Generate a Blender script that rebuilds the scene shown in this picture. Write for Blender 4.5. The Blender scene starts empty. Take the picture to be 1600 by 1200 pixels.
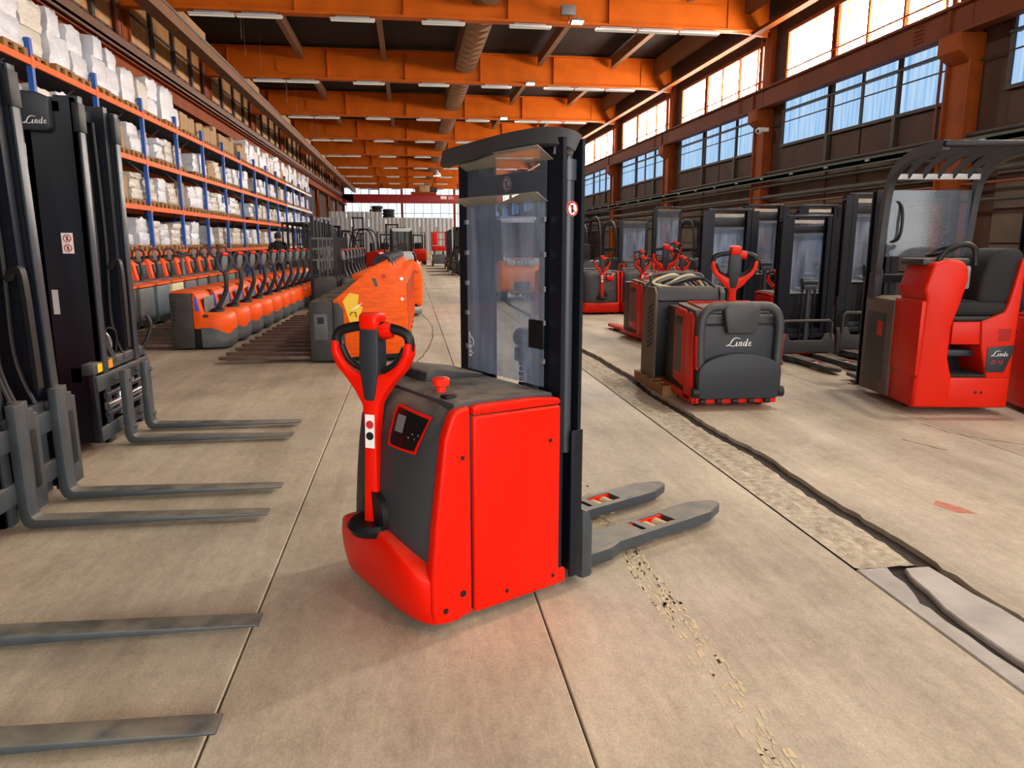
import bpy, bmesh, math, random
from mathutils import Vector, Matrix
R = math.radians
PI = math.pi
sc = bpy.context.scene
COL = sc.collection

# ---------------------------------------------------------------- camera
FPX, PITCH, YAW = 1140.0, math.atan2(222, 1140.0), math.atan2(160, math.hypot(1140.0, 222))
cam_d = bpy.data.cameras.new('camera'); cam = bpy.data.objects.new('camera', cam_d); COL.objects.link(cam)
cam_d.sensor_width = 36.0; cam_d.lens = FPX / 1600 * 36.0; cam_d.clip_end = 400; cam_d.clip_start = .05
cam.location = (0, 0, 1.5); cam.rotation_euler = (PI / 2 - PITCH, 0, -YAW)
sc.camera = cam

# ---------------------------------------------------------------- world, exposure
w = bpy.data.worlds.new('world'); sc.world = w; w.use_nodes = True
wn = w.node_tree.nodes; wb = wn['Background']
sky = wn.new('ShaderNodeTexSky'); sky.sky_type = 'PREETHAM'; sky.turbidity = 4
w.node_tree.links.new(sky.outputs[0], wb.inputs[0]); wb.inputs[1].default_value = 0.6
sc.view_settings.view_transform = 'Standard'; sc.view_settings.look = 'None'
sc.view_settings.gamma = 1.0; sc.view_settings.use_curve_mapping = False
sc.view_settings.exposure = 0.0
sc.cycles.use_denoising = True
sc.cycles.max_bounces = 8; sc.cycles.diffuse_bounces = 4; sc.cycles.glossy_bounces = 3
sc.cycles.transparent_max_bounces = 24; sc.cycles.sample_clamp_indirect = 6
WIN_UP, WIN_LOW, WIN_END, WIN_UNSEEN, LAMP = 38.0, 1.0, 1.35, 8.0, 40.0     # daylight coming through the glazing, added glow behind the camera, lamps
LAMP_W = 260.0

# ---------------------------------------------------------------- materials
def lin(c):
    return tuple((((v / 255) / 12.92) if v / 255 <= .04045 else ((v / 255 + .055) / 1.055) ** 2.4) for v in c) + (1,)
MATS = {}
def mat(name, col, rough=.5, metal=0.0, var=0.0, vs=3.0, bump=0.0, bs=60.0, dust=0.0, dcol=(158, 143, 120), stretch=(1, 1, 1), spec=.5, col2=None):
    m = bpy.data.materials.new(name); m.use_nodes = True; MATS[name] = m
    nt = m.node_tree; N = nt.nodes; L = nt.links; p = N['Principled BSDF']
    p.inputs['Roughness'].default_value = rough; p.inputs['Metallic'].default_value = metal
    p.inputs['Specular IOR Level'].default_value = spec
    p.inputs['Base Color'].default_value = lin(col)
    out = None
    if var or bump or dust:
        tc = N.new('ShaderNodeTexCoord'); mp = N.new('ShaderNodeMapping'); mp.inputs['Scale'].default_value = stretch
        L.new(tc.outputs['Object'], mp.inputs['Vector'])
    if var:
        nz = N.new('ShaderNodeTexNoise'); nz.inputs['Scale'].default_value = vs; nz.inputs['Detail'].default_value = 6
        L.new(mp.outputs[0], nz.inputs['Vector'])
        cr = N.new('ShaderNodeValToRGB'); cr.color_ramp.elements[0].position = .3; cr.color_ramp.elements[1].position = .7
        c0 = lin(col); c2 = lin(col2) if col2 else tuple(x * (1 - var) for x in c0[:3]) + (1,)
        cr.color_ramp.elements[0].color = c2
        cr.color_ramp.elements[1].color = c0 if col2 else tuple(min(1, x * (1 + var)) for x in c0[:3]) + (1,)
        L.new(nz.outputs['Fac'], cr.inputs[0]); out = cr.outputs[0]
    if dust:
        g = N.new('ShaderNodeNewGeometry'); sx = N.new('ShaderNodeSeparateXYZ'); L.new(g.outputs['Normal'], sx.inputs[0])
        mr = N.new('ShaderNodeMapRange'); mr.inputs[1].default_value = .3; mr.inputs[2].default_value = .95; mr.inputs[3].default_value = 0.0; mr.inputs[4].default_value = dust
        L.new(sx.outputs['Z'], mr.inputs[0])
        n2 = N.new('ShaderNodeTexNoise'); n2.inputs['Scale'].default_value = 9; n2.inputs['Detail'].default_value = 5; L.new(mp.outputs[0], n2.inputs['Vector'])
        mu = N.new('ShaderNodeMath'); mu.operation = 'MULTIPLY'; m3 = N.new('ShaderNodeMapRange'); m3.inputs[1].default_value = .25; m3.inputs[2].default_value = .6
        L.new(n2.outputs['Fac'], m3.inputs[0]); L.new(mr.outputs[0], mu.inputs[0]); L.new(m3.outputs[0], mu.inputs[1])
        mx = N.new('ShaderNodeMixRGB'); mx.inputs[2].default_value = lin(dcol)
        if out: L.new(out, mx.inputs[1])
        else: mx.inputs[1].default_value = lin(col)
        L.new(mu.outputs[0], mx.inputs[0]); out = mx.outputs[0]
        ra = N.new('ShaderNodeMapRange'); ra.inputs[3].default_value = rough; ra.inputs[4].default_value = max(rough, .8)
        L.new(mu.outputs[0], ra.inputs[0]); L.new(ra.outputs[0], p.inputs['Roughness'])
    if out: L.new(out, p.inputs['Base Color'])
    if bump:
        n3 = N.new('ShaderNodeTexNoise'); n3.inputs['Scale'].default_value = bs; n3.inputs['Detail'].default_value = 4; L.new(mp.outputs[0], n3.inputs['Vector'])
        b = N.new('ShaderNodeBump'); b.inputs['Strength'].default_value = bump; b.inputs['Distance'].default_value = .01
        L.new(n3.outputs['Fac'], b.inputs['Height']); L.new(b.outputs[0], p.inputs['Normal'])
    return m
def emit(name, col, strength, col2=None, stretch=(1, 30, 1), lo=.35, hi=.65):
    m = bpy.data.materials.new(name); m.use_nodes = True; MATS[name] = m
    nt = m.node_tree; N = nt.nodes; L = nt.links; N.remove(N['Principled BSDF'])
    e = N.new('ShaderNodeEmission'); e.inputs[0].default_value = lin(col); e.inputs[1].default_value = strength
    if col2:
        tc = N.new('ShaderNodeTexCoord'); mp = N.new('ShaderNodeMapping'); mp.inputs['Scale'].default_value = stretch
        nz = N.new('ShaderNodeTexNoise'); nz.inputs['Scale'].default_value = 1.0; nz.inputs['Detail'].default_value = 4
        cr = N.new('ShaderNodeValToRGB'); cr.color_ramp.elements[0].position = lo; cr.color_ramp.elements[1].position = hi
        cr.color_ramp.elements[0].color = lin(col2); cr.color_ramp.elements[1].color = lin(col)
        L.new(tc.outputs['Object'], mp.inputs[0]); L.new(mp.outputs[0], nz.inputs[0]); L.new(nz.outputs['Fac'], cr.inputs[0]); L.new(cr.outputs[0], e.inputs[0])
    L.new(e.outputs[0], N['Material Output'].inputs[0]); return m
def clear(name, tint, haze, gloss=.08, streak=.0, hcol=(190, 200, 215)):
    m = bpy.data.materials.new(name); m.use_nodes = True; MATS[name] = m
    nt = m.node_tree; N = nt.nodes; L = nt.links; N.remove(N['Principled BSDF'])
    t = N.new('ShaderNodeBsdfTransparent'); t.inputs[0].default_value = lin(tint)
    d = N.new('ShaderNodeBsdfDiffuse'); d.inputs[0].default_value = lin(hcol)
    g = N.new('ShaderNodeBsdfGlossy'); g.inputs['Roughness'].default_value = .08
    m1 = N.new('ShaderNodeMixShader'); m2 = N.new('ShaderNodeMixShader')
    m1.inputs[0].default_value = haze; m2.inputs[0].default_value = gloss
    if streak:
        tc = N.new('ShaderNodeTexCoord'); mp = N.new('ShaderNodeMapping'); mp.inputs['Scale'].default_value = (6, 9, 1.2)
        nz = N.new('ShaderNodeTexNoise'); nz.inputs['Scale'].default_value = 1.0; nz.inputs['Detail'].default_value = 7
        mr = N.new('ShaderNodeMapRange'); mr.inputs[1].default_value = .35; mr.inputs[2].default_value = .75; mr.inputs[3].default_value = haze; mr.inputs[4].default_value = haze + streak
        L.new(tc.outputs['Object'], mp.inputs[0]); L.new(mp.outputs[0], nz.inputs[0]); L.new(nz.outputs['Fac'], mr.inputs[0]); L.new(mr.outputs[0], m1.inputs[0])
    L.new(t.outputs[0], m1.inputs[1]); L.new(d.outputs[0], m1.inputs[2])
    L.new(m1.outputs[0], m2.inputs[1]); L.new(g.outputs[0], m2.inputs[2]); L.new(m2.outputs[0], N['Material Output'].inputs[0]); return m

mat('red', (222, 20, 0), .36, var=.06, vs=2, dust=.3, dcol=(190, 110, 80), spec=.18)
mat('red_shaded', (202, 28, 4), .42, var=.08, vs=2, dust=.4, dcol=(180, 110, 85), spec=.22)  # copy of red with the shade of the right side put into its colour
mat('red_gloss', (240, 40, 15), .25)
mat('orange', (236, 84, 10), .45, var=.1, vs=4, dust=.35, dcol=(200, 140, 90), spec=.25)
mat('orange_worn', (240, 92, 8), .5, spec=.25, var=.16, vs=7, bump=.12, bs=30, stretch=(1, 1, 5))
mat('charcoal', (50, 52, 56), .55, var=.12, vs=5, dust=.75, dcol=(140, 128, 110))
mat('charcoal_clean', (38, 42, 49), .5, var=.08, vs=5, spec=.35)
mat('black', (16, 17, 20), .5, spec=.35)
mat('rubber', (24, 24, 25), .8, var=.2, vs=8)
mat('mast', (17, 21, 31), .4, var=.08, vs=3, spec=.3)
mat('mast_light', (58, 64, 72), .35, metal=.3, var=.08, vs=3)
mat('fork_grey', (62, 69, 74), .42, metal=.2, var=.18, vs=6, dust=.55, dcol=(160, 150, 128))
mat('fork_worn', (96, 78, 68), .6, metal=.2, var=.3, vs=9, dust=.4, dcol=(140, 118, 98))
mat('steel', (190, 192, 195), .25, metal=.9)
mat('grey_box', (84, 88, 90), .6, var=.3, vs=5, bump=.1, dust=.4)
mat('grey_dark', (48, 48, 48), .6, var=.3, vs=6, bump=.1, dust=.3)
mat('grey_blue', (82, 98, 106), .5, var=.2, vs=4, dust=.4)
mat('cream', (206, 200, 160), .5, var=.15, vs=4, dust=.4)
mat('grey_plastic', (112, 114, 116), .5, var=.08, vs=6)
mat('seat_black', (22, 22, 24), .85, bump=.2, bs=200)
mat('dust_brown', (96, 84, 74), .7, var=.12, vs=4, dust=.5)
mat('yellow', (240, 196, 26), .4)
mat('white', (232, 232, 230), .5)
mat('sticker_red', (190, 24, 24), .5)
mat('faded_red', (196, 132, 112), .9, var=.2, vs=30, col2=(180, 96, 80))
mat('dim_white', (196, 198, 200), .5, var=.06)
mat('blue_sticker', (50, 90, 200), .5)
mat('wrap', (206, 211, 220), .35, var=.07, vs=9, bump=1.0, bs=11, stretch=(1, 1, 2.2))
mat('wrap_cream', (204, 200, 190), .4, var=.09, vs=9, bump=1.0, bs=11, stretch=(1, 1, 2.2))
mat('cardboard', (172, 140, 104), .8, var=.1, vs=5)
mat('wood', (150, 110, 66), .8, var=.25, vs=6, bump=.2, bs=40, stretch=(1, 6, 6))
mat('wood_dark', (110, 84, 56), .8, var=.25, vs=6)
mat('rack_blue', (28, 84, 172), .45, var=.12, vs=5)
mat('rack_orange', (236, 98, 4), .5, var=.08, vs=3, spec=.2)
mat('rack_white', (210, 208, 202), .5, var=.1)
mat('galv', (150, 152, 154), .4, metal=.6, var=.15, vs=5)
mat('beam_orange', (190, 90, 0), .6, var=.14, vs=1.2, bump=.1, bs=12, spec=.2)
mat('beam_light', (104, 52, 10), .7, var=.1, vs=2, spec=.1)
mat('col_orange', (134, 62, 12), .65, spec=.2, var=.18, vs=1.8, bump=.1, bs=14)
mat('girder_brown', (108, 52, 22), .65, spec=.2, var=.18, vs=1.5)
mat('purlin', (120, 82, 52), .65, var=.15, vs=2)
mat('deck', (42, 28, 21), .8, var=.25, vs=.8)
mat('panel_beige', (188, 142, 92), .7, var=.14, vs=.9, stretch=(1, 3, .4))
mat('panel_brown', (66, 44, 31), .75, var=.22, vs=1.2)
mat('wall_grey', (90, 77, 64), .8, var=.28, vs=1.4, bump=.1, bs=10)
mat('mullion', (54, 44, 36), .6, var=.15)
mat('pipe_brown', (120, 58, 36), .55, var=.15)
mat('pipe_dark', (62, 56, 50), .6, var=.2)
mat('tray_green', (70, 78, 66), .6, var=.2)
mat('corr_grey', (186, 190, 194), .5, var=.05, vs=2)
mat('crane_red', (150, 30, 30), .5, var=.1)
mat('duct', (104, 72, 50), .5, metal=.2, var=.15)
mat('skin', (196, 150, 124), .6)
mat('cloth_black', (24, 24, 27), .9, bump=.2, bs=60)
mat('hair', (34, 28, 24), .8)
mat('denim', (40, 48, 66), .9)
mat('display', (14, 16, 18), .2)
mat('amber', (250, 150, 30), .3)
mat('paint_line', (216, 200, 160), .8, var=.2, vs=14, col2=(188, 174, 148))
mat('gravel', (184, 172, 150), .95, var=.3, vs=20, bump=.8, bs=90)
mat('patch', (176, 170, 162), .9, var=.2, vs=5, bump=.4, bs=60)
mat('gap', (52, 44, 38), .95, var=.3, vs=20)
clear('acrylic', (222, 228, 234), .1, .05, .42, (184, 200, 226))
clear('acrylic_clean', (215, 222, 230), .07, .03, .04)
clear('acrylic_edge', (230, 228, 222), .34, .05, .1, (214, 210, 200))
mat('still_orange', (248, 134, 26), .45, var=.06, spec=.3)
clear('glass', (170, 190, 190), .06, .1)
emit('pane_up', (255, 250, 244), WIN_UP, (255, 170, 26), (1, 7, .2), .42, .47)
emit('pane_low', (204, 228, 250), WIN_LOW, (122, 180, 234), (1, 9, .3), .3, .7)
emit('pane_end', (232, 244, 255), WIN_END)
emit('pane_unseen', (255, 252, 246), WIN_UNSEEN)
emit('lamp_on', (255, 250, 230), LAMP)
emit('tube_glow', (255, 236, 208), .5)

# floor concrete
def concrete():
    m = bpy.data.materials.new('concrete'); m.use_nodes = True; MATS['concrete'] = m
    nt = m.node_tree; N = nt.nodes; L = nt.links; p = N['Principled BSDF']
    g = N.new('ShaderNodeNewGeometry')
    def noise(scale, stretch, detail=6, rough=.6):
        mp = N.new('ShaderNodeMapping'); mp.inputs['Scale'].default_value = stretch; L.new(g.outputs['Position'], mp.inputs[0])
        n = N.new('ShaderNodeTexNoise'); n.inputs['Scale'].default_value = scale; n.inputs['Detail'].default_value = detail; n.inputs['Roughness'].default_value = rough
        L.new(mp.outputs[0], n.inputs[0]); return n.outputs['Fac']
    def ramp(fac, a, b, ca, cb):
        r = N.new('ShaderNodeValToRGB'); r.color_ramp.elements[0].position = a; r.color_ramp.elements[1].position = b
        r.color_ramp.elements[0].color = ca; r.color_ramp.elements[1].color = cb; L.new(fac, r.inputs[0]); return r.outputs[0]
    def mul(a, b, f=1.0):
        x = N.new('ShaderNodeMixRGB'); x.blend_type = 'MULTIPLY'; x.inputs[0].default_value = f; L.new(a, x.inputs[1]); L.new(b, x.inputs[2]); return x.outputs[0]
    base = ramp(noise(.55, (1, 1, 1)), .3, .7, lin((180, 171, 156)), lin((216, 206, 184)))
    tr = ramp(noise(1.0, (2.6, .12, 1), 5), .36, .62, (.72, .70, .68, 1), (1.06, 1.05, 1.02, 1))
    st = ramp(noise(1.7, (1, .6, 1), 8, .7), .34, .56, (.74, .71, .68, 1), (1, 1, 1, 1))
    fi = ramp(noise(26, (1, .5, 1), 8, .75), .3, .7, (.80, .79, .78, 1), (1.1, 1.09, 1.07, 1))
    sp = ramp(noise(120, (1, .6, 1), 4, .8), .36, .64, (.78, .76, .74, 1), (1.14, 1.13, 1.1, 1))
    dr = ramp(noise(3.2, (5, .35, 1), 7, .75), .38, .6, (.8, .78, .75, 1), (1.05, 1.05, 1.04, 1))
    c = mul(mul(mul(mul(mul(base, tr, .7), st, .85), fi, 1.0), sp, .8), dr, .35)
    L.new(c, p.inputs['Base Color'])
    ro = ramp(noise(1.2, (1, .4, 1)), .3, .7, (.5, .5, .5, 1), (.72, .72, .72, 1)); L.new(ro, p.inputs['Roughness'])
    b = N.new('ShaderNodeBump'); b.inputs['Strength'].default_value = .45; b.inputs['Distance'].default_value = .004
    L.new(noise(60, (1, 1, 1), 6, .7), b.inputs['Height']); L.new(b.outputs[0], p.inputs['Normal'])
    p.inputs['Specular IOR Level'].default_value = .35
concrete()

# ---------------------------------------------------------------- mesh builder
class B:
    def __init__(s, M=None):
        s.v = []; s.f = []; s.M = M or Matrix.Identity(4)
    def add(s, vs, fs):
        o = len(s.v); s.v += [tuple(s.M @ Vector(p)) for p in vs]; s.f += [tuple(i + o for i in f) for f in fs]; return s
    def addbm(s, bm):
        bm.verts.index_update(); s.add([v.co for v in bm.verts], [[v.index for v in f.verts] for f in bm.faces]); bm.free(); return s
    def _bev(s, vs, fs, bev, seg):
        if not bev: return s.add(vs, fs)
        bm = bmesh.new(); bv = [bm.verts.new(p) for p in vs]
        for f in fs: bm.faces.new([bv[i] for i in f])
        bmesh.ops.recalc_face_normals(bm, faces=bm.faces[:])
        ed = [e for e in bm.edges if len(e.link_faces) == 2 and e.calc_face_angle(0) > .35]
        bmesh.ops.bevel(bm, geom=ed, offset=bev, segments=seg, affect='EDGES', profile=.5, clamp_overlap=True)
        return s.addbm(bm)
    def box(s, x0, x1, y0, y1, z0, z1, bev=0, seg=2):
        vs = [(x, y, z) for x in (x0, x1) for y in (y0, y1) for z in (z0, z1)]
        return s._bev(vs, [(0, 1, 3, 2), (4, 6, 7, 5), (0, 4, 5, 1), (2, 3, 7, 6), (0, 2, 6, 4), (1, 5, 7, 3)], bev, seg)
    def prism(s, pts, ax, a, b, bev=0, seg=2):
        n = len(pts); mk = {'x': lambda p, t: (t, p[0], p[1]), 'y': lambda p, t: (p[0], t, p[1]), 'z': lambda p, t: (p[0], p[1], t)}[ax]
        vs = [mk(p, a) for p in pts] + [mk(p, b) for p in pts]
        return s._bev(vs, [tuple(range(n)), tuple(range(2 * n - 1, n - 1, -1))] + [(i, (i + 1) % n, n + (i + 1) % n, n + i) for i in range(n)], bev, seg)
    def tube(s, pts, r, n=8, closed=False, prof=None, up=None):
        P = [Vector(p) for p in pts]; k = len(P)
        rs = r if isinstance(r, (list, tuple)) else [r] * k
        T = []
        for i in range(k):
            a = P[(i - 1) % k] if closed else P[max(i - 1, 0)]; b = P[(i + 1) % k] if closed else P[min(i + 1, k - 1)]
            t = b - a; T.append(t.normalized() if t.length > 1e-9 else Vector((0, 0, 1)))
        u = Vector(up) if up else (Vector((0, 0, 1)) if abs(T[0].z) < .9 else Vector((1, 0, 0)))
        ring = prof or [(math.cos(2 * PI * j / n), math.sin(2 * PI * j / n)) for j in range(n)]; n = len(ring)
        vs = []
        for i in range(k):
            u = (u - T[i] * u.dot(T[i])); u = u.normalized() if u.length > 1e-6 else T[i].orthogonal().normalized()
            v = T[i].cross(u)
            for (a, b) in ring: vs.append(P[i] + (v * a + u * b) * rs[i])
        fs = []
        for i in range(k if closed else k - 1):
            i2 = (i + 1) % k
            for j in range(n): fs.append((i * n + j, i * n + (j + 1) % n, i2 * n + (j + 1) % n, i2 * n + j))
        if not closed: fs += [tuple(range(n - 1, -1, -1)), tuple(range((k - 1) * n, k * n))]
        return s.add(vs, fs)
    def bar(s, pts, w, h, closed=False, up=None):
        return s.tube(pts, 1.0, prof=[(-w / 2, -h / 2), (w / 2, -h / 2), (w / 2, h / 2), (-w / 2, h / 2)], closed=closed, up=up)
    def cyl(s, p0, p1, r, n=16):
        return s.tube([p0, p1], r, n)
    def lathe(s, prof, c, ax='y', n=20):
        vs = []; c = Vector(c)
        for (rad, t) in prof:
            for j in range(n):
                a = 2 * PI * j / n; q = (rad * math.cos(a), rad * math.sin(a))
                vs.append(c + Vector({'y': (q[0], t, q[1]), 'z': (q[0], q[1], t), 'x': (t, q[0], q[1])}[ax]))
        k = len(prof); fs = [(i * n + j, i * n + (j + 1) % n, (i + 1) * n + (j + 1) % n, (i + 1) * n + j) for i in range(k - 1) for j in range(n)]
        fs += [tuple(range(n)), tuple(range((k - 1) * n, k * n))[::-1]]
        return s.add(vs, fs)
    def grid(s, fn, nu, nv, cap=False):
        vs = [fn(i / nu, j / nv) for j in range(nv + 1) for i in range(nu + 1)]
        fs = [(j * (nu + 1) + i, j * (nu + 1) + i + 1, (j + 1) * (nu + 1) + i + 1, (j + 1) * (nu + 1) + i) for j in range(nv) for i in range(nu)]
        return s.add(vs, fs)
    def ribbon(s, pts, ws, th=.002):
        P = [Vector((p[0], p[1])) for p in pts]; k = len(P); L_ = []; R_ = []
        for i in range(k):
            t = (P[min(i + 1, k - 1)] - P[max(i - 1, 0)]); t = t.normalized() if t.length else Vector((1, 0)); nn = Vector((-t.y, t.x))
            wd = ws[i] if isinstance(ws, (list, tuple)) else ws
            L_.append(P[i] + nn * wd / 2); R_.append(P[i] - nn * wd / 2)
        vs = [(p.x, p.y, th) for p in L_] + [(p.x, p.y, th) for p in R_] + [(p.x, p.y, 0) for p in L_] + [(p.x, p.y, 0) for p in R_]
        fs = []
        for i in range(k - 1):
            fs += [(i, k + i, k + i + 1, i + 1), (i, i + 1, 2 * k + i + 1, 2 * k + i), (k + i, 3 * k + i, 3 * k + i + 1, k + i + 1)]
        return s.add(vs, fs)
    def mesh(s, name, m, smooth=40, recalc=True):
        me = bpy.data.meshes.new(name); me.from_pydata(s.v, [], s.f)
        if recalc:
            bm = bmesh.new(); bm.from_mesh(me); bmesh.ops.recalc_face_normals(bm, faces=bm.faces[:]); bm.to_mesh(me); bm.free()
        if smooth:
            me.polygons.foreach_set('use_smooth', [True] * len(me.polygons)); me.set_sharp_from_angle(angle=R(smooth))
        if m: me.materials.append(MATS[m])
        return me
    def obj(s, name, m, parent=None, smooth=40, recalc=True, **kw):
        return link(name, s.mesh(name, m, smooth, recalc), parent, **kw)

def link(name, me, parent=None, loc=None, rz=None, label=None, cat=None, group=None, kind=None):
    o = bpy.data.objects.new(name, me); COL.objects.link(o)
    if parent: o.parent = parent
    if loc: o.location = loc
    if rz is not None: o.rotation_euler = (0, 0, rz)
    return tag(o, label, cat, group, kind)
def tag(o, label=None, cat=None, group=None, kind=None):
    if label: o['label'] = label
    if cat: o['category'] = cat
    if group: o['group'] = group
    if kind: o['kind'] = kind
    return o
def thing(name, label, cat, loc=(0, 0, 0), rz=0.0, group=None, kind=None):
    return link(name, None, None, loc, rz, label, cat, group, kind)
def copy_tree(o, parent=None):
    c = o.copy(); COL.objects.link(c)
    if parent is not None: c.parent = parent
    for ch in list(o.children): copy_tree(ch, c)
    return c
def dup(root, loc, rz, label, group=None):
    c = copy_tree(root); c.location = loc; c.rotation_euler = (0, 0, rz); c['label'] = label
    if group: c['group'] = group
    return c
def frame(loc, xdir, ydir):
    x = Vector(xdir).normalized(); y = Vector(ydir).normalized(); z = x.cross(y)
    return Matrix(((x.x, y.x, z.x, loc[0]), (x.y, y.y, z.y, loc[1]), (x.z, y.z, z.z, loc[2]), (0, 0, 0, 1)))
def text(body, size, m, parent, loc, xdir, ydir, name='lettering', shear=0.0, bold=.0, align='CENTER'):
    cu = bpy.data.curves.new('t', 'FONT'); cu.body = body; cu.size = size; cu.align_x = align; cu.align_y = 'CENTER'; cu.shear = shear
    cu.offset = bold * size; cu.extrude = .0008; cu.resolution_u = 3
    o = bpy.data.objects.new('t', cu); COL.objects.link(o)
    me = bpy.data.meshes.new_from_object(o.evaluated_get(bpy.context.evaluated_depsgraph_get()))
    bpy.data.objects.remove(o); bpy.data.curves.remove(cu)
    me.transform(frame(loc, xdir, ydir)); me.materials.clear(); me.materials.append(MATS[m]); me.name = name
    return link(name, me, parent)
def smooth_pts(pts, k=4):
    P = [Vector(p) for p in pts]; out = []
    for i in range(len(P) - 1):
        a, b, c, d = P[max(i - 1, 0)], P[i], P[i + 1], P[min(i + 2, len(P) - 1)]
        for j in range(k):
            t = j / k; out.append(.5 * ((2 * b) + (c - a) * t + (2 * a - 5 * b + 4 * c - d) * t * t + (3 * b - a - 3 * c + d) * t ** 3))
    out.append(P[-1]); return out
LOGO_ = [([(0, .2), (.12, .08), (.4, .06), (.75, .3), (1.0, .75), (1.3, 1.2), (1.75, 1.5), (2.3, 1.5), (2.7, 1.3)], [.05, .06, .07, .13, .17, .17, .12, .09, .03]),
        ([(.25, .22), (.5, .3), (.85, .18), (1.25, .04), (1.6, .08), (1.85, .28)], [.05, .09, .11, .11, .09, .05]),
        ([(2.0, .78), (1.85, .15), (1.95, .06), (2.12, .16)], [.17, .16, .1, .05]),
        ([(2.36, .78), (2.2, .05)], [.16, .16]), ([(2.28, .45), (2.45, .7), (2.66, .76), (2.74, .62), (2.6, .15), (2.7, .06), (2.85, .16)], [.05, .07, .12, .16, .16, .1, .05]),
        ([(3.42, .62), (3.22, .76), (3.02, .6), (2.95, .25), (3.08, .07), (3.28, .2), (3.4, .5)], [.06, .08, .13, .16, .1, .07, .05]), ([(3.7, 1.32), (3.44, .15), (3.52, .06), (3.68, .16)], [.15, .16, .1, .05]),
        ([(3.82, .36), (4.12, .48), (4.2, .66), (4.08, .77), (3.9, .62), (3.8, .3), (3.92, .07), (4.15, .1), (4.32, .26)], [.05, .06, .09, .07, .12, .15, .12, .08, .04])]
_sh = [0, 0, .1, .24, .24, .36, .36, .5]
LOGO = [([(x + _sh[i], y) for x, y in p], w_) for i, (p, w_) in enumerate(LOGO_)]
def logo(size, m, parent, loc, xdir, ydir, name='logo_lettering'):
    b = B(frame(loc, xdir, ydir) @ Matrix.Diagonal((size / 4.8, size / 4.8, 1, 1)) @ Matrix.Translation((-2.4, -.7, 0)))
    for pts, ws in LOGO:
        k = 4; P = smooth_pts([(p[0], p[1], 0) for p in pts], k); W = []
        for i in range(len(ws) - 1): W += [ws[i] + (ws[i + 1] - ws[i]) * j / k for j in range(k)]
        W.append(ws[-1]); b.ribbon(P, W, .0015)
    return b.obj(name, m, parent, smooth=0)
ORD = ['first', 'second', 'third', 'fourth', 'fifth', 'sixth', 'seventh', 'eighth', 'ninth', 'tenth', 'eleventh', 'twelfth', 'thirteenth', 'fourteenth', 'fifteenth', 'sixteenth', 'seventeenth', 'eighteenth']
rnd = random.Random(7)
# ================================================================ SETTING
XR, XL, YE, YB = 12.0, -8.3, 98.0, -14.0
COLS = [15.1 + 9.1 * k for k in range(-3, 10)]
# ---------------- floor: base and slabs with open joints
fl = B().box(XL - .2, XR + .2, YB - .2, YE + .2, -.12, -.03).obj('floor', 'gap', kind='structure')
xs = [XL, -4.2, -.66, .5, 2.02]; xs2 = [4.3, 8.2, XR]
ys = [YB, -3.5, 14.4, 24.1, 33.2, 42.3, 51.4, 62, 80, YE]
def slab(x0, x1, y0, y1, e=.004):
    B().box(x0 + e, x1 - e, y0 + e, y1 - e, -.1, 0, bev=.004, seg=1).obj('slab', 'concrete', fl)
for j in range(len(ys) - 1):
    for a, b in zip(xs[:-1], xs[1:]): slab(a, b, ys[j], ys[j + 1])
    for a, b in zip(xs2[:-1], xs2[1:]): slab(a, b, ys[j], ys[j + 1])
# slabs with a ragged edge towards the broken channel
def ragged(y0, y1, side, seed):
    r = random.Random(seed); pts = []; y = y0
    while y < y1:
        d = .012 if y < 16 else .004
        pts.append(((2.455 if side > 0 else 2.405) + r.uniform(-d, d) + .02 * math.sin(y * 1.7) + .012 * math.sin(y * 4.1 + 1), y)); y += .07 if y < 16 else .8
    return pts
for j in range(len(ys) - 1):
    P = ragged(ys[j] + .006, ys[j + 1] - .006, 1, j)
    P.append((P[-1][0], ys[j + 1] - .006))
    B().prism([(4.294, ys[j] + .006)] + [(4.294, ys[j + 1] - .006)] + P[::-1], 'z', -.1, 0).obj('slab', 'concrete', fl)
# rough strip in the channel: real relief
def strip(y0, y1, step, name='rough_strip', m='gravel'):
    r = random.Random(int(y0 * 10)); ny = int((y1 - y0) / step); nx = 9
    E = ragged(y0, y1, -1, 3)
    hh = {}
    def fn(u, v):
        y = y0 + (y1 - y0) * v; e = (2.405 - .02 + .02 * math.sin(y * 1.7) + .012 * math.sin(y * 4.1 + 1)) + (r.uniform(-.012, .012) if y < 16 else 0)
        x = 2.03 + (e - 2.03) * u
        z = -.004 - .006 * math.sin(u * 9 + math.sin(y * 3)) ** 2 - r.uniform(0, .006 if y < 14 else .002)
        if u == 0: x = 2.03; z = -.003
        if u > .99: z = -.03
        return (x, y, z)
    B().grid(fn, nx, ny).obj(name, m, fl, smooth=0, recalc=False)
strip(2.95, 14.4, .06); strip(14.4, 62, .6); strip(YB, 1.0, .4)
# two grey patches broken out of the channel near the camera, deep cracks beside them
r_ = random.Random(4)
def patch(pts, z):
    B().prism(pts, 'z', -.09, z, bev=.006, seg=1).obj('concrete_patch', 'patch', fl)
def jag(x0, y0, x1, y1, n, d):
    return [(x0 + (x1 - x0) * i / n + r_.uniform(-d, d), y0 + (y1 - y0) * i / n + r_.uniform(-d, d) * .5) for i in range(n + 1)]
patch(jag(2.40, 2.93, 2.45, 1.0, 14, .01) + jag(2.22, 1.0, 2.17, 2.56, 12, .012) + jag(2.20, 2.62, 2.26, 2.93, 4, .012), -.006)
patch(jag(2.03, 1.0, 2.03, 2.94, 2, 0) + jag(2.2, 2.94, 2.12, 2.6, 4, .012) + jag(2.11, 2.55, 2.17, 1.0, 14, .014), -.004)
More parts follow.
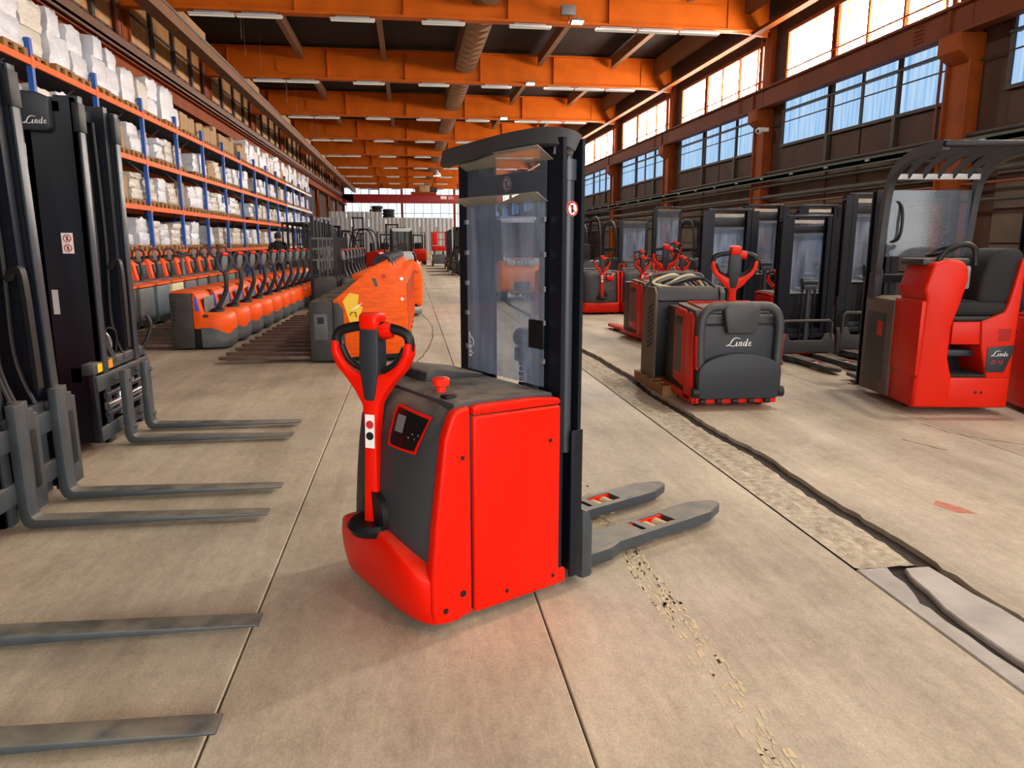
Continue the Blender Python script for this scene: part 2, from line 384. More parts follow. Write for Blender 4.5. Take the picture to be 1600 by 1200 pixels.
# worn painted line: chips of paint lying on the slab
b = B(); r = random.Random(12); y = 1.2
while y < 9.5:
    for k in range(7):
        if r.random() < .5 + .3 * math.sin(y * 2.3):
            x = .965 + k * .018 + r.uniform(-.006, .006) + .02 * math.sin(y * .8); L_ = r.uniform(.01, .045); ww = r.uniform(.003, .009)
            b.add([(x - ww, y, .0012), (x + ww, y + r.uniform(-.01, .01), .0012), (x + ww * .8, y + L_, .0012), (x - ww * .7, y + L_ + r.uniform(-.01, .02), .0012)], [(0, 1, 2, 3)])
    y += .02
b.obj('painted_line', 'paint_line', fl, smooth=0, recalc=False, kind='stuff')
# hairline cracks: shallow dark grooves
for path, wd in (([(.08, 16.81), (.31, 14.36), (.36, 12.62), (.22, 10.38), (0, 8.99)], .02), ([(3.73, 5.0), (3.86, 4.68)], .018), ([(4.22, 5.44), (4.28, 5.05), (4.52, 4.77), (4.76, 4.46)], .014)):
    P_ = smooth_pts([(a, b_, 0) for a, b_ in path], 8); rr = random.Random(5)
    B(Matrix.Translation((0, 0, -.0016))).ribbon([(p[0] + rr.uniform(-.01, .01), p[1]) for p in P_], [wd * rr.uniform(.4, 1) for _ in P_], .002).obj('crack', 'gap', fl, smooth=0)
# red paint scuff beside the channel
B().prism([(2.98, 3.66), (3.02, 3.52), (3.12, 3.49), (3.1, 3.6), (3.04, 3.72)], 'z', .0005, .0012).obj('paint_scuff', 'faded_red', fl)

# ---------------- ceiling: corrugated deck, beams, purlins
ceil = thing('ceiling', None, None, (0, 0, 0), kind='structure')
def deckfn(u, v):
    return (XL - 2 + (XR - XL + 4) * u, YB - .5 + (YE - YB + 1) * v, 9.42 + .14 * (1 - abs(2 * u - 1)) + (.035 if round(v * 900) % 2 else 0))
B().grid(deckfn, 8, 900).obj('roof_deck', 'deck', ceil, smooth=0, recalc=False)
B().box(XL - 2, XR + 2, YB - .5, YE + .5, 9.75, 9.85).obj('roof_cover', 'deck', ceil)
beam_me = None
def beam_mesh():
    b = B(); x0, x1 = XL + .2, XR - .25
    b.box(x0, x1, -.012, .012, 8.2, 9.4)
    b.box(x0, x1, -.19, .19, 8.18, 8.235); b.box(x0, x1, -.17, .17, 9.36, 9.42)
    b.box(x0, x1, -.03, .03, 8.34, 8.38); 
    for s in (-1, 1):
        b.prism([(-5.3, 8.5), (-4.95, 8.38), (9.75, 8.38), (10.1, 8.5), (10.1, 8.95), (-5.3, 8.95)], 'y', s * .012, s * .05)
        b.prism([(10.35, 8.2), (x1, 8.05), (x1, 9.4), (10.35, 9.4)], 'y', s * .012, s * .06)
        for x in (-7.2, -3.2, .0, 3.2, 6.4): b.box(x - .008, x + .008, 0, s * .16, 8.22, 9.38)
    return b.mesh('roof_beam', 'beam_orange')
beam_me = beam_mesh()
BEAMS = COLS
for y in BEAMS: link('roof_beam', beam_me, ceil, (0, y, 0))
pl_me = B().box(-.07, .07, .2, 8.9, 8.98, 9.4).box(-.1, .1, .2, 8.9, 8.96, 9.0).mesh('purlin', 'purlin')
for y in BEAMS[:-1]:
    for x in (-4.25, -.85, 5.75, 9.0): link('purlin', pl_me, ceil, (x, y, 0))
# lattice box girder with pyramid facets along the ridge
lb = B().box(-.42, .42, .2, 8.9, 8.62, 9.4)
for k in range(11):
    y0 = .25 + k * .785; y1 = y0 + .785
    lb.add([(-.42, y0, 8.62), (.42, y0, 8.62), (.42, y1, 8.62), (-.42, y1, 8.62), (0, (y0 + y1) / 2, 8.48)], [(0, 1, 4), (1, 2, 4), (2, 3, 4), (3, 0, 4)])
lb_me = lb.mesh('lattice_girder', 'purlin', smooth=0)
for y in BEAMS[:-1]: link('lattice_girder', lb_me, ceil, (2.5, y, 0))
# eaves: long box beams
B().box(11.2, 11.45, YB, YE, 8.1, 8.2).box(11.4, 11.46, YB, YE, 8.2, 8.32).obj('eave_beam', 'beam_light', ceil)
B().box(10.9, 11.1, YB, YE, 8.72, 9.4).obj('eave_purlin', 'purlin', ceil)
B().box(-6.75, -6.62, YB, YE, 7.7, 8.05).box(-6.95, -6.55, YB, YE, 7.66, 7.72).obj('walkway_beam', 'purlin', ceil)
B().box(-6.62, -6.58, YB, YE, 8.05, 8.12).obj('walkway_rail', 'galv', ceil)
for k, y in enumerate(BEAMS[:-1]):
    B().box(-6.8, -6.7, y + .3, y + 3.6, 8.0, 8.45).obj('walkway_panel', 'panel_beige', ceil)
for k in range(16): B().cyl((-5.7 + .12 * (k % 4), 20 + k * 2.3, 8.1), (-5.7 + .12 * (k % 4), 20 + k * 2.3, 9.42), .006, 5).obj('hanger_rod', 'galv', ceil)

# ---------------- right wall
wr = B().box(XR, XR + .25, YB, YE, 0, 9.5).obj('wall_right', 'panel_brown', kind='structure')
OFF = [(.42, 2.2), (2.4, 3.72), (3.8, 5.12), (5.45, 7.9)]
def pane_mesh(wd, h, m, name):
    n = max(6, int(wd / .064)); n += n % 2
    return B().grid(lambda u, v: (.022 if round(u * n) % 2 else -.022, wd * u, h * v), n, 1).mesh(name, m, smooth=0, recalc=False)
PL = [pane_mesh(b - a, 1.33, 'pane_low', 'pane') for a, b in OFF]
PU = [pane_mesh(b - a, 1.42, 'pane_up', 'pane') for a, b in OFF]
def wframe(z0, z1, trans):
    b = B()
    b.box(-.1, .02, .3, 8.0, z0 - .08, z0); b.box(-.1, .02, .3, 8.0, z1, z1 + .1)
    for y in (.38, 2.3, 3.76, 5.2, 5.38, 7.95): b.box(-.08, .02, y - .04, y + .04, z0, z1)
    for t, hh in trans: b.box(-.11, .02, .3, 8.0, t - hh, t + hh)
    return b
wl_me = wframe(4.56, 5.9, [(5.58, .03)]).mesh('window_frame', 'mullion')
wu_me = wframe(6.46, 7.9, [(6.78, .022)]).mesh('window_frame', 'col_orange')
wp_me = [B().box(-.05, 0, a, b, 3.68, 4.46, bev=.008, seg=1).mesh('wall_panel', 'panel_brown') for a, b in OFF]
wb_me = [B().box(-.04, 0, a - .12, b + .1, z, z + .66, bev=.01, seg=1).mesh('wall_board', 'wall_grey') for a, b in OFF for z in (.1, .79, 1.48, 2.17, 2.86)]
cl = B().box(11.72, 12, -.34, .34, 0, 5.4, bev=.02); cl.prism([(11.72, 5.2), (11.4, 5.42), (11.4, 5.78), (11.7, 5.78), (12, 5.78), (12, 5.2)], 'y', -.34, .34, bev=.02)
for s in (-1, 1): cl.box(11.66, 11.74, s * .34 - .03, s * .34 + .03, 0, 5.3)
cl_me = cl.mesh('column', 'col_orange')
cu_me = B().box(11.82, 12, -.22, .22, 5.7, 8.4, bev=.015).mesh('upper_column', 'col_orange')
nw = 0
for k, y in enumerate(COLS):
    link('column', cl_me, wr, (0, y, 0)); link('upper_column', cu_me, wr, (0, y, 0))
    if y + 9.1 > YE + 2: continue
    for nm, me, pp, z in (('lower', wl_me, PL, 4.56), ('upper', wu_me, PU, 6.47)):
        nw += 1; wo = link('window_%d' % nw, None, None, (XR - .03, y, 0), kind='structure')
        link('window_frame', me, wo)
        for (a, b_), pm in zip(OFF, pp): link('pane', pm, wo, (0, a, z))
    for me in wp_me + wb_me: link(me.name.split('.')[0], me, wr, (XR, y, 0))
    p = B().cyl((XR - .12, y + .55, .2), (XR - .12, y + .55, 8.2), .07, 10); p.cyl((XR - .12, y + .8, 3.6), (XR - .12, y + .8, 8.2), .035, 8); p.obj('drain_pipe', 'pipe_brown', wr)
    for q in (2.3, 5.3): B().box(XR - .14, XR, y + q - .07, y + q + .07, 3.5, 4.56).obj('post', 'mullion', wr)
g = B().box(11.5, 11.53, YB, YE, 5.8, 6.34).box(11.4, 11.74, YB, YE, 6.31, 6.37).box(11.42, 11.72, YB, YE, 5.77, 5.82).box(11.54, 11.6, YB, YE, 6.37, 6.43)
for y in COLS:
    g.box(11.49, 11.5, y - .5, y - .35, 5.82, 6.32); g.box(11.45, 11.5, y + .1, y + .2, 5.82, 6.32)
gr = g.obj('crane_girder', 'girder_brown', wr)
bolt_me = B().cyl((11.47, 0, 0), (11.5, 0, 0), .018, 6).mesh('bolt', 'girder_brown')
for y in COLS[2:6]:
    for i in range(4):
        for j in range(5): link('bolt', bolt_me, gr, (0, y + 1.0 + i * .09, 5.9 + j * .085))
B().box(11.55, 11.75, YB, YE, 3.46, 3.56).box(11.55, 11.58, YB, YE, 3.42, 3.62).obj('cable_tray', 'tray_green', wr)
for n, (x, z, rr, m) in enumerate([(11.8, 3.72, .05, 'pipe_dark'), (11.72, 3.3, .045, 'pipe_dark'), (11.75, 2.95, .06, 'pipe_dark'), (11.78, 2.7, .03, 'pipe_brown'), (11.7, 2.35, .04, 'pipe_dark')]):
    B().cyl((x, YB + .1, z), (x, YE - .1, z), rr, 8).obj('pipe', m, wr)
B().cyl((11.9, YB, 5.2), (11.9, YE, 5.3), .018, 6).obj('conduit', 'mullion', wr)
for k in range(26): B().box(11.5, 11.54, 12 + k * 1.9, 12.16 + k * 1.9, 3.5, 3.55).obj('clip', 'galv', wr)

# ---------------- left wall
wl = B().box(XL - .25, XL, YB, YE, 0, 9.5).obj('wall_left', 'panel_brown', kind='structure')
pb_me = [B().box(0, .05, 0, 1.02, z, z + .78, bev=.012, seg=1).mesh('wall_panel', 'panel_beige') for z in (6.62, 7.46, 8.3)]
lc = B().box(0, .22, -.32, .32, 0, 9.4, bev=.015)
lc.box(.18, .28, -.36, -.28, 0, 9.4); lc.box(.18, .28, .28, .36, 0, 9.4); lc_me = lc.mesh('column', 'col_orange')
lm = B()
for q in (2.75, 5.0, 7.1): lm.box(0, .16, q - .1, q + .1, 5.9, 9.4)
for z in (7.43, 8.27): lm.box(0, .09, .4, 8.7, z - .04, z + .04)
lm_me = lm.mesh('mullion_frame', 'mullion')
for y in COLS:
    link('column', lc_me, wl, (XL, y, 0))
    if y + 9.1 > YE + 2: continue
    link('mullion_frame', lm_me, wl, (XL, y, 0))
    for me in pb_me:
        for q in range(8): link('wall_panel', me, wl, (XL, y + .45 + q * 1.03, 0))
    B().cyl((XL + .2, y - .45, 5.0), (XL + .2, y - .45, 8.6), .08, 10).obj('drain_pipe', 'pipe_brown', wl)
B().box(-7.95, -7.92, YB, YE, 6.1, 6.6).box(-8.1, -7.75, YB, YE, 6.56, 6.62).box(-8.08, -7.77, YB, YE, 6.08, 6.14).obj('crane_girder', 'col_orange', wl)
B().box(-8.25, -7.6, YB, YE, 6.66, 6.74).box(-7.66, -7.6, YB, YE, 6.6, 6.95).obj('crane_walkway', 'duct', wl)
tm = B().box(-7.72, -7.58, 0, .22, 6.95, 7.0).mesh('clamp', 'girder_brown')
for k in range(60): link('clamp', tm, wl, (0, 14 + k * .75, 0))

# ---------------- end walls (glazed gables; the one behind the camera added for light)
def gable(name, y, s, pane, z0, n0):
    wo = B().box(XL - .2, XR + .2, min(y, y + .25 * s), max(y, y + .25 * s), 0, z0).box(XL - .2, XR + .2, min(y, y + .25 * s), max(y, y + .25 * s), 8.6, 9.5).obj(name, 'panel_brown', kind='structure')
    win = link('window_%d' % n0, None, None, (0, y, 0), kind='structure')
    fr = B(); nx = 18; pw = (XR - XL) / nx
    pm = B().box(.03, pw - .03, 0, .02, .03, (8.6 - z0) / 3 - .03).mesh('pane', pane, smooth=0)
    for i in range(nx + 1): fr.box(XL + pw * i - .025, XL + pw * i + .025, -.05, .05, z0, 8.6)
    for j in range(4): fr.box(XL, XR, -.05, .05, z0 + (8.6 - z0) / 3 * j - .03, z0 + (8.6 - z0) / 3 * j + .03)
    fr.obj('window_frame', 'mullion', win)
    for i in range(nx):
        for j in range(3): link('pane', pm, win, (XL + pw * i, 0, z0 + (8.6 - z0) / 3 * j))
    for x in (-.85, 5.9): B().box(x - .15, x + .15, y - .35 * s, y - .02 * s, 0, 9.3).obj('column', 'col_orange', wo)
gable('wall_back', YE, 1, 'pane_end', 3.4, nw + 1)
gable('wall_front', YB, -1, 'pane_unseen', 1.0, nw + 2)  # unseen glazing behind the camera, made to glow to brighten the foreground

# ================================================================ LIGHT FITTINGS
tube_off = B(); tube_off.box(-.665, .665, -.09, .09, 8.06, 8.12, bev=.01, seg=1)
tube_me = tube_off.mesh('housing', 'dim_white')
tb = B().cyl((-.64, -.03, 8.045), (.64, -.03, 8.045), .018, 8); tb.cyl((-.64, .03, 8.045), (.64, .03, 8.045), .018, 8); tbm = tb.mesh('tube', 'tube_glow')
hg = B().box(-.5, .5, -.02, .02, 8.115, 8.18).mesh('bracket', 'galv')
TX = [-5.6, -4.25, -1.53, 1.2, 3.9, 6.65, 8.02, 9.4]
for k, y in enumerate(BEAMS):
    if y < 20: continue
    for i, x in enumerate(TX):
        t = thing('tube_light', '%s tube light from the left under the %s roof beam in view' % (ORD[i], ORD[k - 4]), 'lamp', (x, y - .05, 0), group='tube lights under the roof beams')
        link('housing', tube_me, t); link('tube', tbm, t); link('bracket', hg, t)
hb = B().box(-.2, .2, -.13, .13, .0, .06, bev=.015).mesh('housing', 'grey_plastic')
hl = B().box(-.17, .17, -.1, .1, -.012, .002, bev=.004, seg=1).mesh('light_panel', 'lamp_on')
hs = B().box(-.02, .02, -.02, .02, .05, .24).mesh('bracket', 'galv')
lamp_d = bpy.data.lights.new('lamp_light', 'AREA'); lamp_d.shape = 'RECTANGLE'; lamp_d.size = .34; lamp_d.size_y = .2; lamp_d.energy = LAMP_W; lamp_d.color = (1, .96, .88)
for k, y in enumerate(BEAMS):
    if y < -5 or y > 75: continue
    nm = 'bright ceiling lamp under the %s roof beam in view' % ORD[k - 4] if y > 20 else 'bright ceiling lamp hung above the %s bay over the truck' % ORD[k]
    t = thing('ceiling_lamp', nm, 'lamp', (5.35, y - .28, 8.2), group='bright ceiling lamps'); t.rotation_euler = (R(-14), 0, 0)
    link('housing', hb, t); link('light_panel', hl, t); link('bracket', hs, t)
    lo = link('lamp_light', lamp_d, t, (0, 0, -.03))
t = thing('bell_lamp', 'white bell lamp hanging before the far crane', 'lamp', (2.6, 68, 7.3)); B().lathe([(.08, .5), (.12, .35), (.3, .2), (.36, .0)], (0, 0, 0), 'z', 16).obj('shade', 'dim_white', t); B().lathe([(.01, .03), (.3, .02), (.3, -.0), (.01, -.02)], (0, 0, 0), 'z', 14).obj('light_disc', 'lamp_on', t); B().cyl((0, 0, .45), (0, 0, 2.0), .015, 6).obj('cable', 'black', t)
# pipes and box under the nearest beam
for i, x in enumerate((2.3, 3.75)):
    B().tube([(x, 23.6, 9.3), (x, 23.5, 8.9), (x, 22.9, 8.7), (x, 21.8, 8.68)], .2, 14).obj('exhaust_duct', 'duct', label='%s round brown duct under the nearest roof beam' % ('left-hand' if i == 0 else 'right-hand'), cat='duct', group='ducts under the roof')
t = thing('security_camera', 'white dome camera on the crane column at right', 'camera', (11.45, 23.75, 5.1)); B().box(-.03, .32, -.05, .05, -.04, .08).obj('bracket', 'white', t); B().lathe([(.02, .09), (.1, .05), (.11, 0), (.09, -.06), (.04, -.1)], (0, 0, -.02), 'z', 14).obj('dome', 'white', t); B().lathe([(.02, .04), (.05, .02), (.05, -.02), (.02, -.04)], (-.07, -.06, -.04), 'x', 10).obj('lens', 'black', t)
t = thing('junction_box', 'small grey box under the nearest beam above the stacker mast', 'box', (5.0, 23.7, 8.45)); B().box(-.22, .22, -.1, .1, -.12, .16, bev=.02).obj('housing', 'grey_plastic', t); B().tube([(0, -.02, -.1), (.05, -.05, -.3), (-.05, -.05, -.4)], .015, 6).obj('cable', 'black', t)
B().box(10.6, 10.68, 46, 51.5, 0, 3.3, bev=.01).obj('white_board', 'dim_white', label='large white board leaning by the right wall far back', cat='board')

# ================================================================ CRANE, PARTITION
t = thing('overhead_crane', 'dark red overhead travelling crane bridge spanning the hall', 'crane', (0, 90, 0))
B().box(-7.7, 11.3, -.25, .25, 6.0, 7.0, bev=.02).prism([(-7.9, 6.6), (-6.4, 6.0), (-6.4, 7.0), (-7.9, 7.0)], 'y', -.25, .25).obj('bridge', 'crane_red', t)
B().box(.3, 3.3, -.7, .7, 7.02, 7.3).box(.8, 1.4, -.5, .5, 7.3, 7.9).obj('trolley', 'col_orange', t)
B().box(1.3, 2.5, -.55, .4, 7.3, 8.05, bev=.03).obj('hoist_box', 'cardboard', t)
B().cyl((2.3, -.2, 7.6), (3.4, -.2, 7.6), .28, 14).obj('motor', 'grey_dark', t)
text('25t', .5, 'white', t, (5.0, -.256, 6.65), (1, 0, 0), (0, 0, 1), 'capacity_lettering'); B().box(3.8, 4.5, -.258, -.25, 6.5, 6.85).obj('plate', 'white', t)
for x in (-4.6, -3.4): B().box(x - .04, x + .04, -.3, -.2, 7.0, 7.9).obj('railing_post', 'black', t)
B().box(-4.6, -3.4, -.28, -.22, 7.5, 7.58).obj('railing', 'black', t)
pt = thing('partition', 'light grey corrugated sheet partition across the far end', 'partition', (0, 62, 0))
def sheet(x0, x1, z0, z1, y, name='corrugated_sheet'):
    n = int((x1 - x0) / .16); n += n % 2
    prof = []
    for i in range(n):
        xa = x0 + (x1 - x0) * i / n; dx = (x1 - x0) / n
        dd = -.09 if i % 2 else 0
        prof += [(xa + .02, y + dd), (xa + dx - .02, y + dd)]
    vs = [(p[0], p[1], z0) for p in prof] + [(p[0], p[1], z1) for p in prof]; k = len(prof)
    B().add(vs, [(i, i + 1, k + i + 1, k + i) for i in range(k - 1)]).obj(name, 'corr_grey', pt, smooth=0, recalc=False)
for i in range(8): sheet(-7.35 + i * 1.37, -7.35 + (i + 1) * 1.37, 0, 3.45, -.002 * (i % 2))
for i in range(3): sheet(-6.45 + i * 1.43, -6.45 + (i + 1) * 1.43, 3.4, 3.92, .15)
B().box(-7.35, 3.6, .02, .1, 3.36, 3.44).box(-7.35, 3.6, .02, .1, 1.6, 1.68).box(-7.35, 3.6, .02, 1.2, 3.36, 3.4).obj('rail', 'galv', pt)
for i, x in enumerate((-6.0, -5.0, -4.0, -3.0)): B().cyl((x, .2, 3.9), (x, .2, 4.7), .025, 6).obj('railing_post', 'galv', pt)
tyre = B().lathe([(.28, -.11), (.42, -.12), (.5, -.06), (.5, .06), (.42, .12), (.28, .11), (.28, -.11)], (0, 0, 0), 'z', 20).mesh('tyre', 'rubber')
for i, (x, z) in enumerate([(-2.7, 3.53), (-1.65, 3.53), (-2.68, 3.78), (-1.66, 3.78), (-2.7, 4.03), (-1.65, 4.03), (-2.6, 4.28)]):
    link('tyre', tyre, None, (x, 62.7, z), label='black tyre piled on the partition, %s %s' % (['bottom layer', 'second layer', 'third layer', 'on top'][[0, 0, 1, 1, 2, 2, 3][i]], ['at left', 'at right', 'at left', 'at right', 'at left', 'at right', 'of the pile'][i]), cat='tyre', group='tyres on the partition')
# ================================================================ PALLET RACK
RA = .004
NB, BAY = 15, 2.76
rk = thing('pallet_rack', 'long blue and orange pallet rack with four loaded shelves', 'rack', (-6.5, 11.92, 0), RA)
LV = [1.22, 2.34, 3.47, 4.6]
post = B()
for x in (-.01, -1.05): post.box(x - .045, x + .045, -.05, .05, 0, 5.0)
post_me = post.mesh('upright', 'rack_blue')
br = B()
for k in range(5):
    z = .3 + k * .95; br.bar([(-.05, 0, z), (-1.05, 0, z + .9)] if k % 2 else [(-1.05, 0, z), (-.05, 0, z + .9)], .03, .03)
br_me = br.mesh('brace', 'galv')
hk = B()
for z in LV: hk.box(.03, .047, -.06, .06, z - .1, z + .1)
hk_me = B().box(.03, .047, -.06, .06, -.1, .1).mesh('beam_hook', 'rack_orange')
def beam_me2(m): return B().box(-.05, -.005, .05, BAY - .05, -.065, .055, bev=.006, seg=1).mesh('beam', m)
bo, bw = beam_me2('rack_orange'), beam_me2('rack_white')
dk = B().box(-1.08, -.02, .05, BAY - .05, .045, .056).mesh('shelf_deck', 'grey_dark')
for k in range(NB + 1):
    u = link('upright', post_me, rk, (0, k * BAY, 0)); link('brace', br_me, u)
    for z in LV: link('beam_hook', hk_me, u, (0, 0, z))
    if k == NB: break
    for z in LV:
        m = bw if k >= 11 else bo
        link('beam', m, rk, (.045, k * BAY, z)); link('beam', m, rk, (-1.02, k * BAY, z))
        link('shelf_deck', dk, rk, (0, k * BAY, z))
# pallets: boards, blocks
pb = B()
for i in range(5): pb.box(-.4 + i * .165, -.4 + i * .165 + .125, -.6, .6, .122, .144)
for x in (-.4, -.07, .26):
    pb.box(x, x + .14, -.6, .6, 0, .02)
    for y in (-.6, -.07, .46): pb.box(x, x + .14, y, y + .14, .02, .1)
for y in (-.6, -.07, .46): pb.box(-.4, .4, y, y + .14, .1, .122)
pal_me = B(Matrix.Rotation(PI / 2, 4, 'Z')).add(pb.v, pb.f).mesh('pallet', 'wood', smooth=0)
def lump(bb, cx, cy, cz, sx, sy, sz, seed, jit=.02, cut=4, puff=.0):
    r = random.Random(seed); bm = bmesh.new(); bmesh.ops.create_cube(bm, size=1)
    bmesh.ops.subdivide_edges(bm, edges=bm.edges[:], cuts=cut, use_grid_fill=True)
    for v in bm.verts:
        p = v.co
        e = sum(1 for q in (abs(p.x), abs(p.y), abs(p.z)) if q > .499)
        s = 1 - .03 * (e >= 2) - .03 * (e == 3)
        top = (p.z > .49)
        d = Vector((r.uniform(-1, 1), r.uniform(-1, 1), r.uniform(-1, 1))) * jit
        if top: d.z -= puff * r.random() + puff * .8 * (p.x * p.x + p.y * p.y)
        if p.z < -.49: d.z = 0
        v.co = Vector((cx + p.x * sx * s, cy + p.y * sy * s, cz + sz / 2 + p.z * sz)) + d
    bb.addbm(bm)
def load_me(seed, top):
    r = random.Random(seed); b = B(); z = 0; kind = r.choice([0, 0, 0, 1, 1, 2]) 
    hs = ([.42, .5] if kind == 0 else [.3, .3, .25] if kind == 1 else [.7])
    if top: hs = [h * r.uniform(1.0, 1.35) for h in hs]
    else: hs = [h * r.uniform(.72, .95) for h in hs]
    for i, h in enumerate(hs):
        q = 1 - .05 * i * r.random()
        if i == len(hs) - 1 and kind == 0 and r.random() < .5:
            wd = r.uniform(.45, .6); lump(b, r.uniform(-.1, .1), r.uniform(-.1, .1), z, 1.0, wd, h * .9, seed * 7 + i, .016, 4, .09)
        else: lump(b, r.uniform(-.03, .03), r.uniform(-.02, .02), z, 1.1 * q, .78 * q, h, seed * 7 + i, .02, 5, .1 if i == len(hs) - 1 else 0)
        z += h * .985
    return b.mesh('wrapped_load', 'wrap' if seed % 3 else 'wrap_cream', smooth=50)
LO = [load_me(s, False) for s in range(1, 15)]; LT = [load_me(s, True) for s in range(21, 33)]
box_me = []
for s in range(3):
    b = B(); r = random.Random(40 + s)
    for i in range(2):
        for j in range(2):
            b.box(-.5 + i * .5 + .005, -.005 + i * .5, -.38 + j * .38 + .004, -.004 + j * .38, 0, r.uniform(.45, .7), bev=.008, seg=1)
    box_me.append(b.mesh('carton_load', 'cardboard'))
LVN = ['lowest visible shelf', 'second shelf', 'third shelf', 'top shelf']
PN = ['near', 'middle', 'far']
def rpos(x, y): return (-6.5 + x * math.cos(RA) - y * math.sin(RA), 11.92 + x * math.sin(RA) + y * math.cos(RA))
for k in range(NB):
    for l, z in enumerate(LV):
        for q in range(3):
            if rnd.random() < (.06 if l != 1 else .1): continue
            x, y = rpos(-.62 + rnd.uniform(-.05, .04), k * BAY + .48 + q * .9)
            zz = z + .057
            place = '%s place of the %s rack bay, %s' % (PN[q], ORD[k], LVN[l])
            link('pallet', pal_me, None, (x, y, zz), RA, 'wooden pallet in the ' + place, 'pallet', 'pallets on the rack')
            rr = rnd.random()
            if (l == 3 and 4 <= k <= 7 and rr < .8) or rr < .05:
                link('carton_load', rnd.choice(box_me), None, (x, y, zz + .145), RA + rnd.uniform(-.03, .03), 'brown cartons in the ' + place, 'cartons', 'carton loads on the rack')
            else:
                o = link('wrapped_load', rnd.choice(LT if l == 3 else LO), None, (x, y, zz + .145), RA + rnd.uniform(-.05, .05) + (PI if rnd.random() < .5 else 0), 'white film-wrapped load in the ' + place, 'load', 'wrapped loads on the rack')
                o.scale = (1, 1, rnd.uniform(.9, 1.06) if l == 3 else rnd.uniform(.82, .94))
# ================================================================ SHARED TRUCK PARTS
def wheel(parent, c, r, wd, name='wheel', rim='galv', ax='y'):
    o = B().lathe([(r * .55, -wd / 2), (r * .95, -wd / 2), (r, -wd * .3), (r, wd * .3), (r * .95, wd / 2), (r * .55, wd / 2)], c, ax, 18).obj(name, 'rubber', parent)
    B().lathe([(.01, -wd * .42), (r * .54, -wd * .42), (r * .56, wd * .42), (.01, wd * .42)], c, ax, 12).obj('rim', rim, o)
    return o
def tiller(parent, base, tilt, h=.62, col='red', sc_=1.0, sticker=True, yaw=0.0):
    """red Y-shaped tiller: stem, loop handle, black grips, control head with red cap; +x of the truck is towards the forks"""
    M = Matrix.Translation(base) @ Matrix.Rotation(yaw, 4, 'Z') @ Matrix.Rotation(-tilt, 4, 'Y') @ Matrix.Diagonal((sc_, sc_, sc_, 1))
    s = B(M)
    prof = [(-.034, 0), (.034, 0), (.03, h * .35), (.027, h * .72), (.036, h * .9), (.07, h * 1.0), (.105, h + .045), (.152, h + .095), (.176, h + .15), (.178, h + .2), (.15, h + .2), (.142, h + .15), (.115, h + .11), (.075, h + .08), (.042, h + .07),
            (-.042, h + .07), (-.075, h + .08), (-.115, h + .11), (-.142, h + .15), (-.15, h + .2), (-.178, h + .2), (-.176, h + .15), (-.152, h + .095), (-.105, h + .045), (-.07, h * 1.0), (-.036, h * .9), (-.027, h * .72), (-.03, h * .35)]
    a = s.prism(prof, 'x', -.034, .03, bev=.011).obj('tiller_arm', col, parent)
    g = B(M)
    for q in (-1, 1):
        g.tube(smooth_pts([(-.002, q * .16, h + .17), (-.004, q * .163, h + .205), (-.006, q * .148, h + .235), (-.008, q * .1, h + .252), (-.01, q * .035, h + .262)], 3), [.02] * 13, 10)
        g.tube(smooth_pts([(-.002, q * .045, h + .085), (-.002, q * .08, h + .1), (-.002, q * .115, h + .13), (-.002, q * .14, h + .18)], 3), .013, 8)
    g.obj('hand_grip', 'black', a)
    B(M).prism([(-.022, h * .93), (.022, h * .93), (.045, h + .1), (.042, h + .27), (-.042, h + .27), (-.045, h + .1)], 'x', -.042, .036, bev=.01).obj('control_block', 'charcoal_clean', a)
    B(M).box(-.05, .04, -.042, .042, h + .245, h + .315, bev=.018, seg=3).obj('safety_cap', col, a)
    B(M).lathe([(.01, -.03), (.03, -.026), (.036, 0), (.03, .026), (.01, .03)], (-.005, -.062, h + .245), 'y', 14).obj('thumb_wheel', col, a)
    if sticker:
        B(M).box(-.0352, -.0342, -.021, .021, h * .58, h * .83).obj('sticker', 'white', a)
        B(M).cyl((-.0362, 0, h * .755), (-.0352, 0, h * .755), .017, 14).obj('sticker_mark', 'sticker_red', a)
        B(M).cyl((-.0362, 0, h * .67), (-.0352, 0, h * .67), .017, 14).obj('sticker_mark', 'black', a)
    return a
def black_tiller(parent, base, tilt, h=.6, curve=.1, yaw=0.0):
    M = Matrix.Translation(base) @ Matrix.Rotation(-tilt, 4, 'Y')
    a = B(M).tube(smooth_pts([(0, 0, 0), (curve * .6, 0, h * .3), (curve, 0, h * .6), (curve * .5, 0, h), ], 4), [.042, .04, .038, .035, .034, .033, .032, .032, .031, .031, .03, .03, .03], 8).obj('tiller_arm', 'charcoal_clean', parent)
    q = curve * .45
    M = M @ Matrix.Translation((q, 0, 0)) @ Matrix.Rotation(yaw, 4, 'Z') @ Matrix.Translation((-q, 0, 0))
    ring = [(q - .01 * math.cos(t), .1 * math.sin(t) * (1 - .25 * math.cos(t)), h + .1 - .13 * math.cos(t)) for t in [2 * PI * i / 16 for i in range(16)]]
    B(M).tube(ring, .024, 8, closed=True).obj('hand_grip', 'grey_dark', a)
    B(M).prism([(-.03, h), (.03, h), (.045, h + .12), (.035, h + .2), (-.035, h + .2), (-.045, h + .12)], 'x', q - .02, q + .015, bev=.008).obj('control_block', 'grey_plastic', a)
    B(M).box(q - .035, q + .03, -.04, .04, h + .2, h + .25, bev=.015).obj('safety_cap', 'red_gloss', a)
    return a
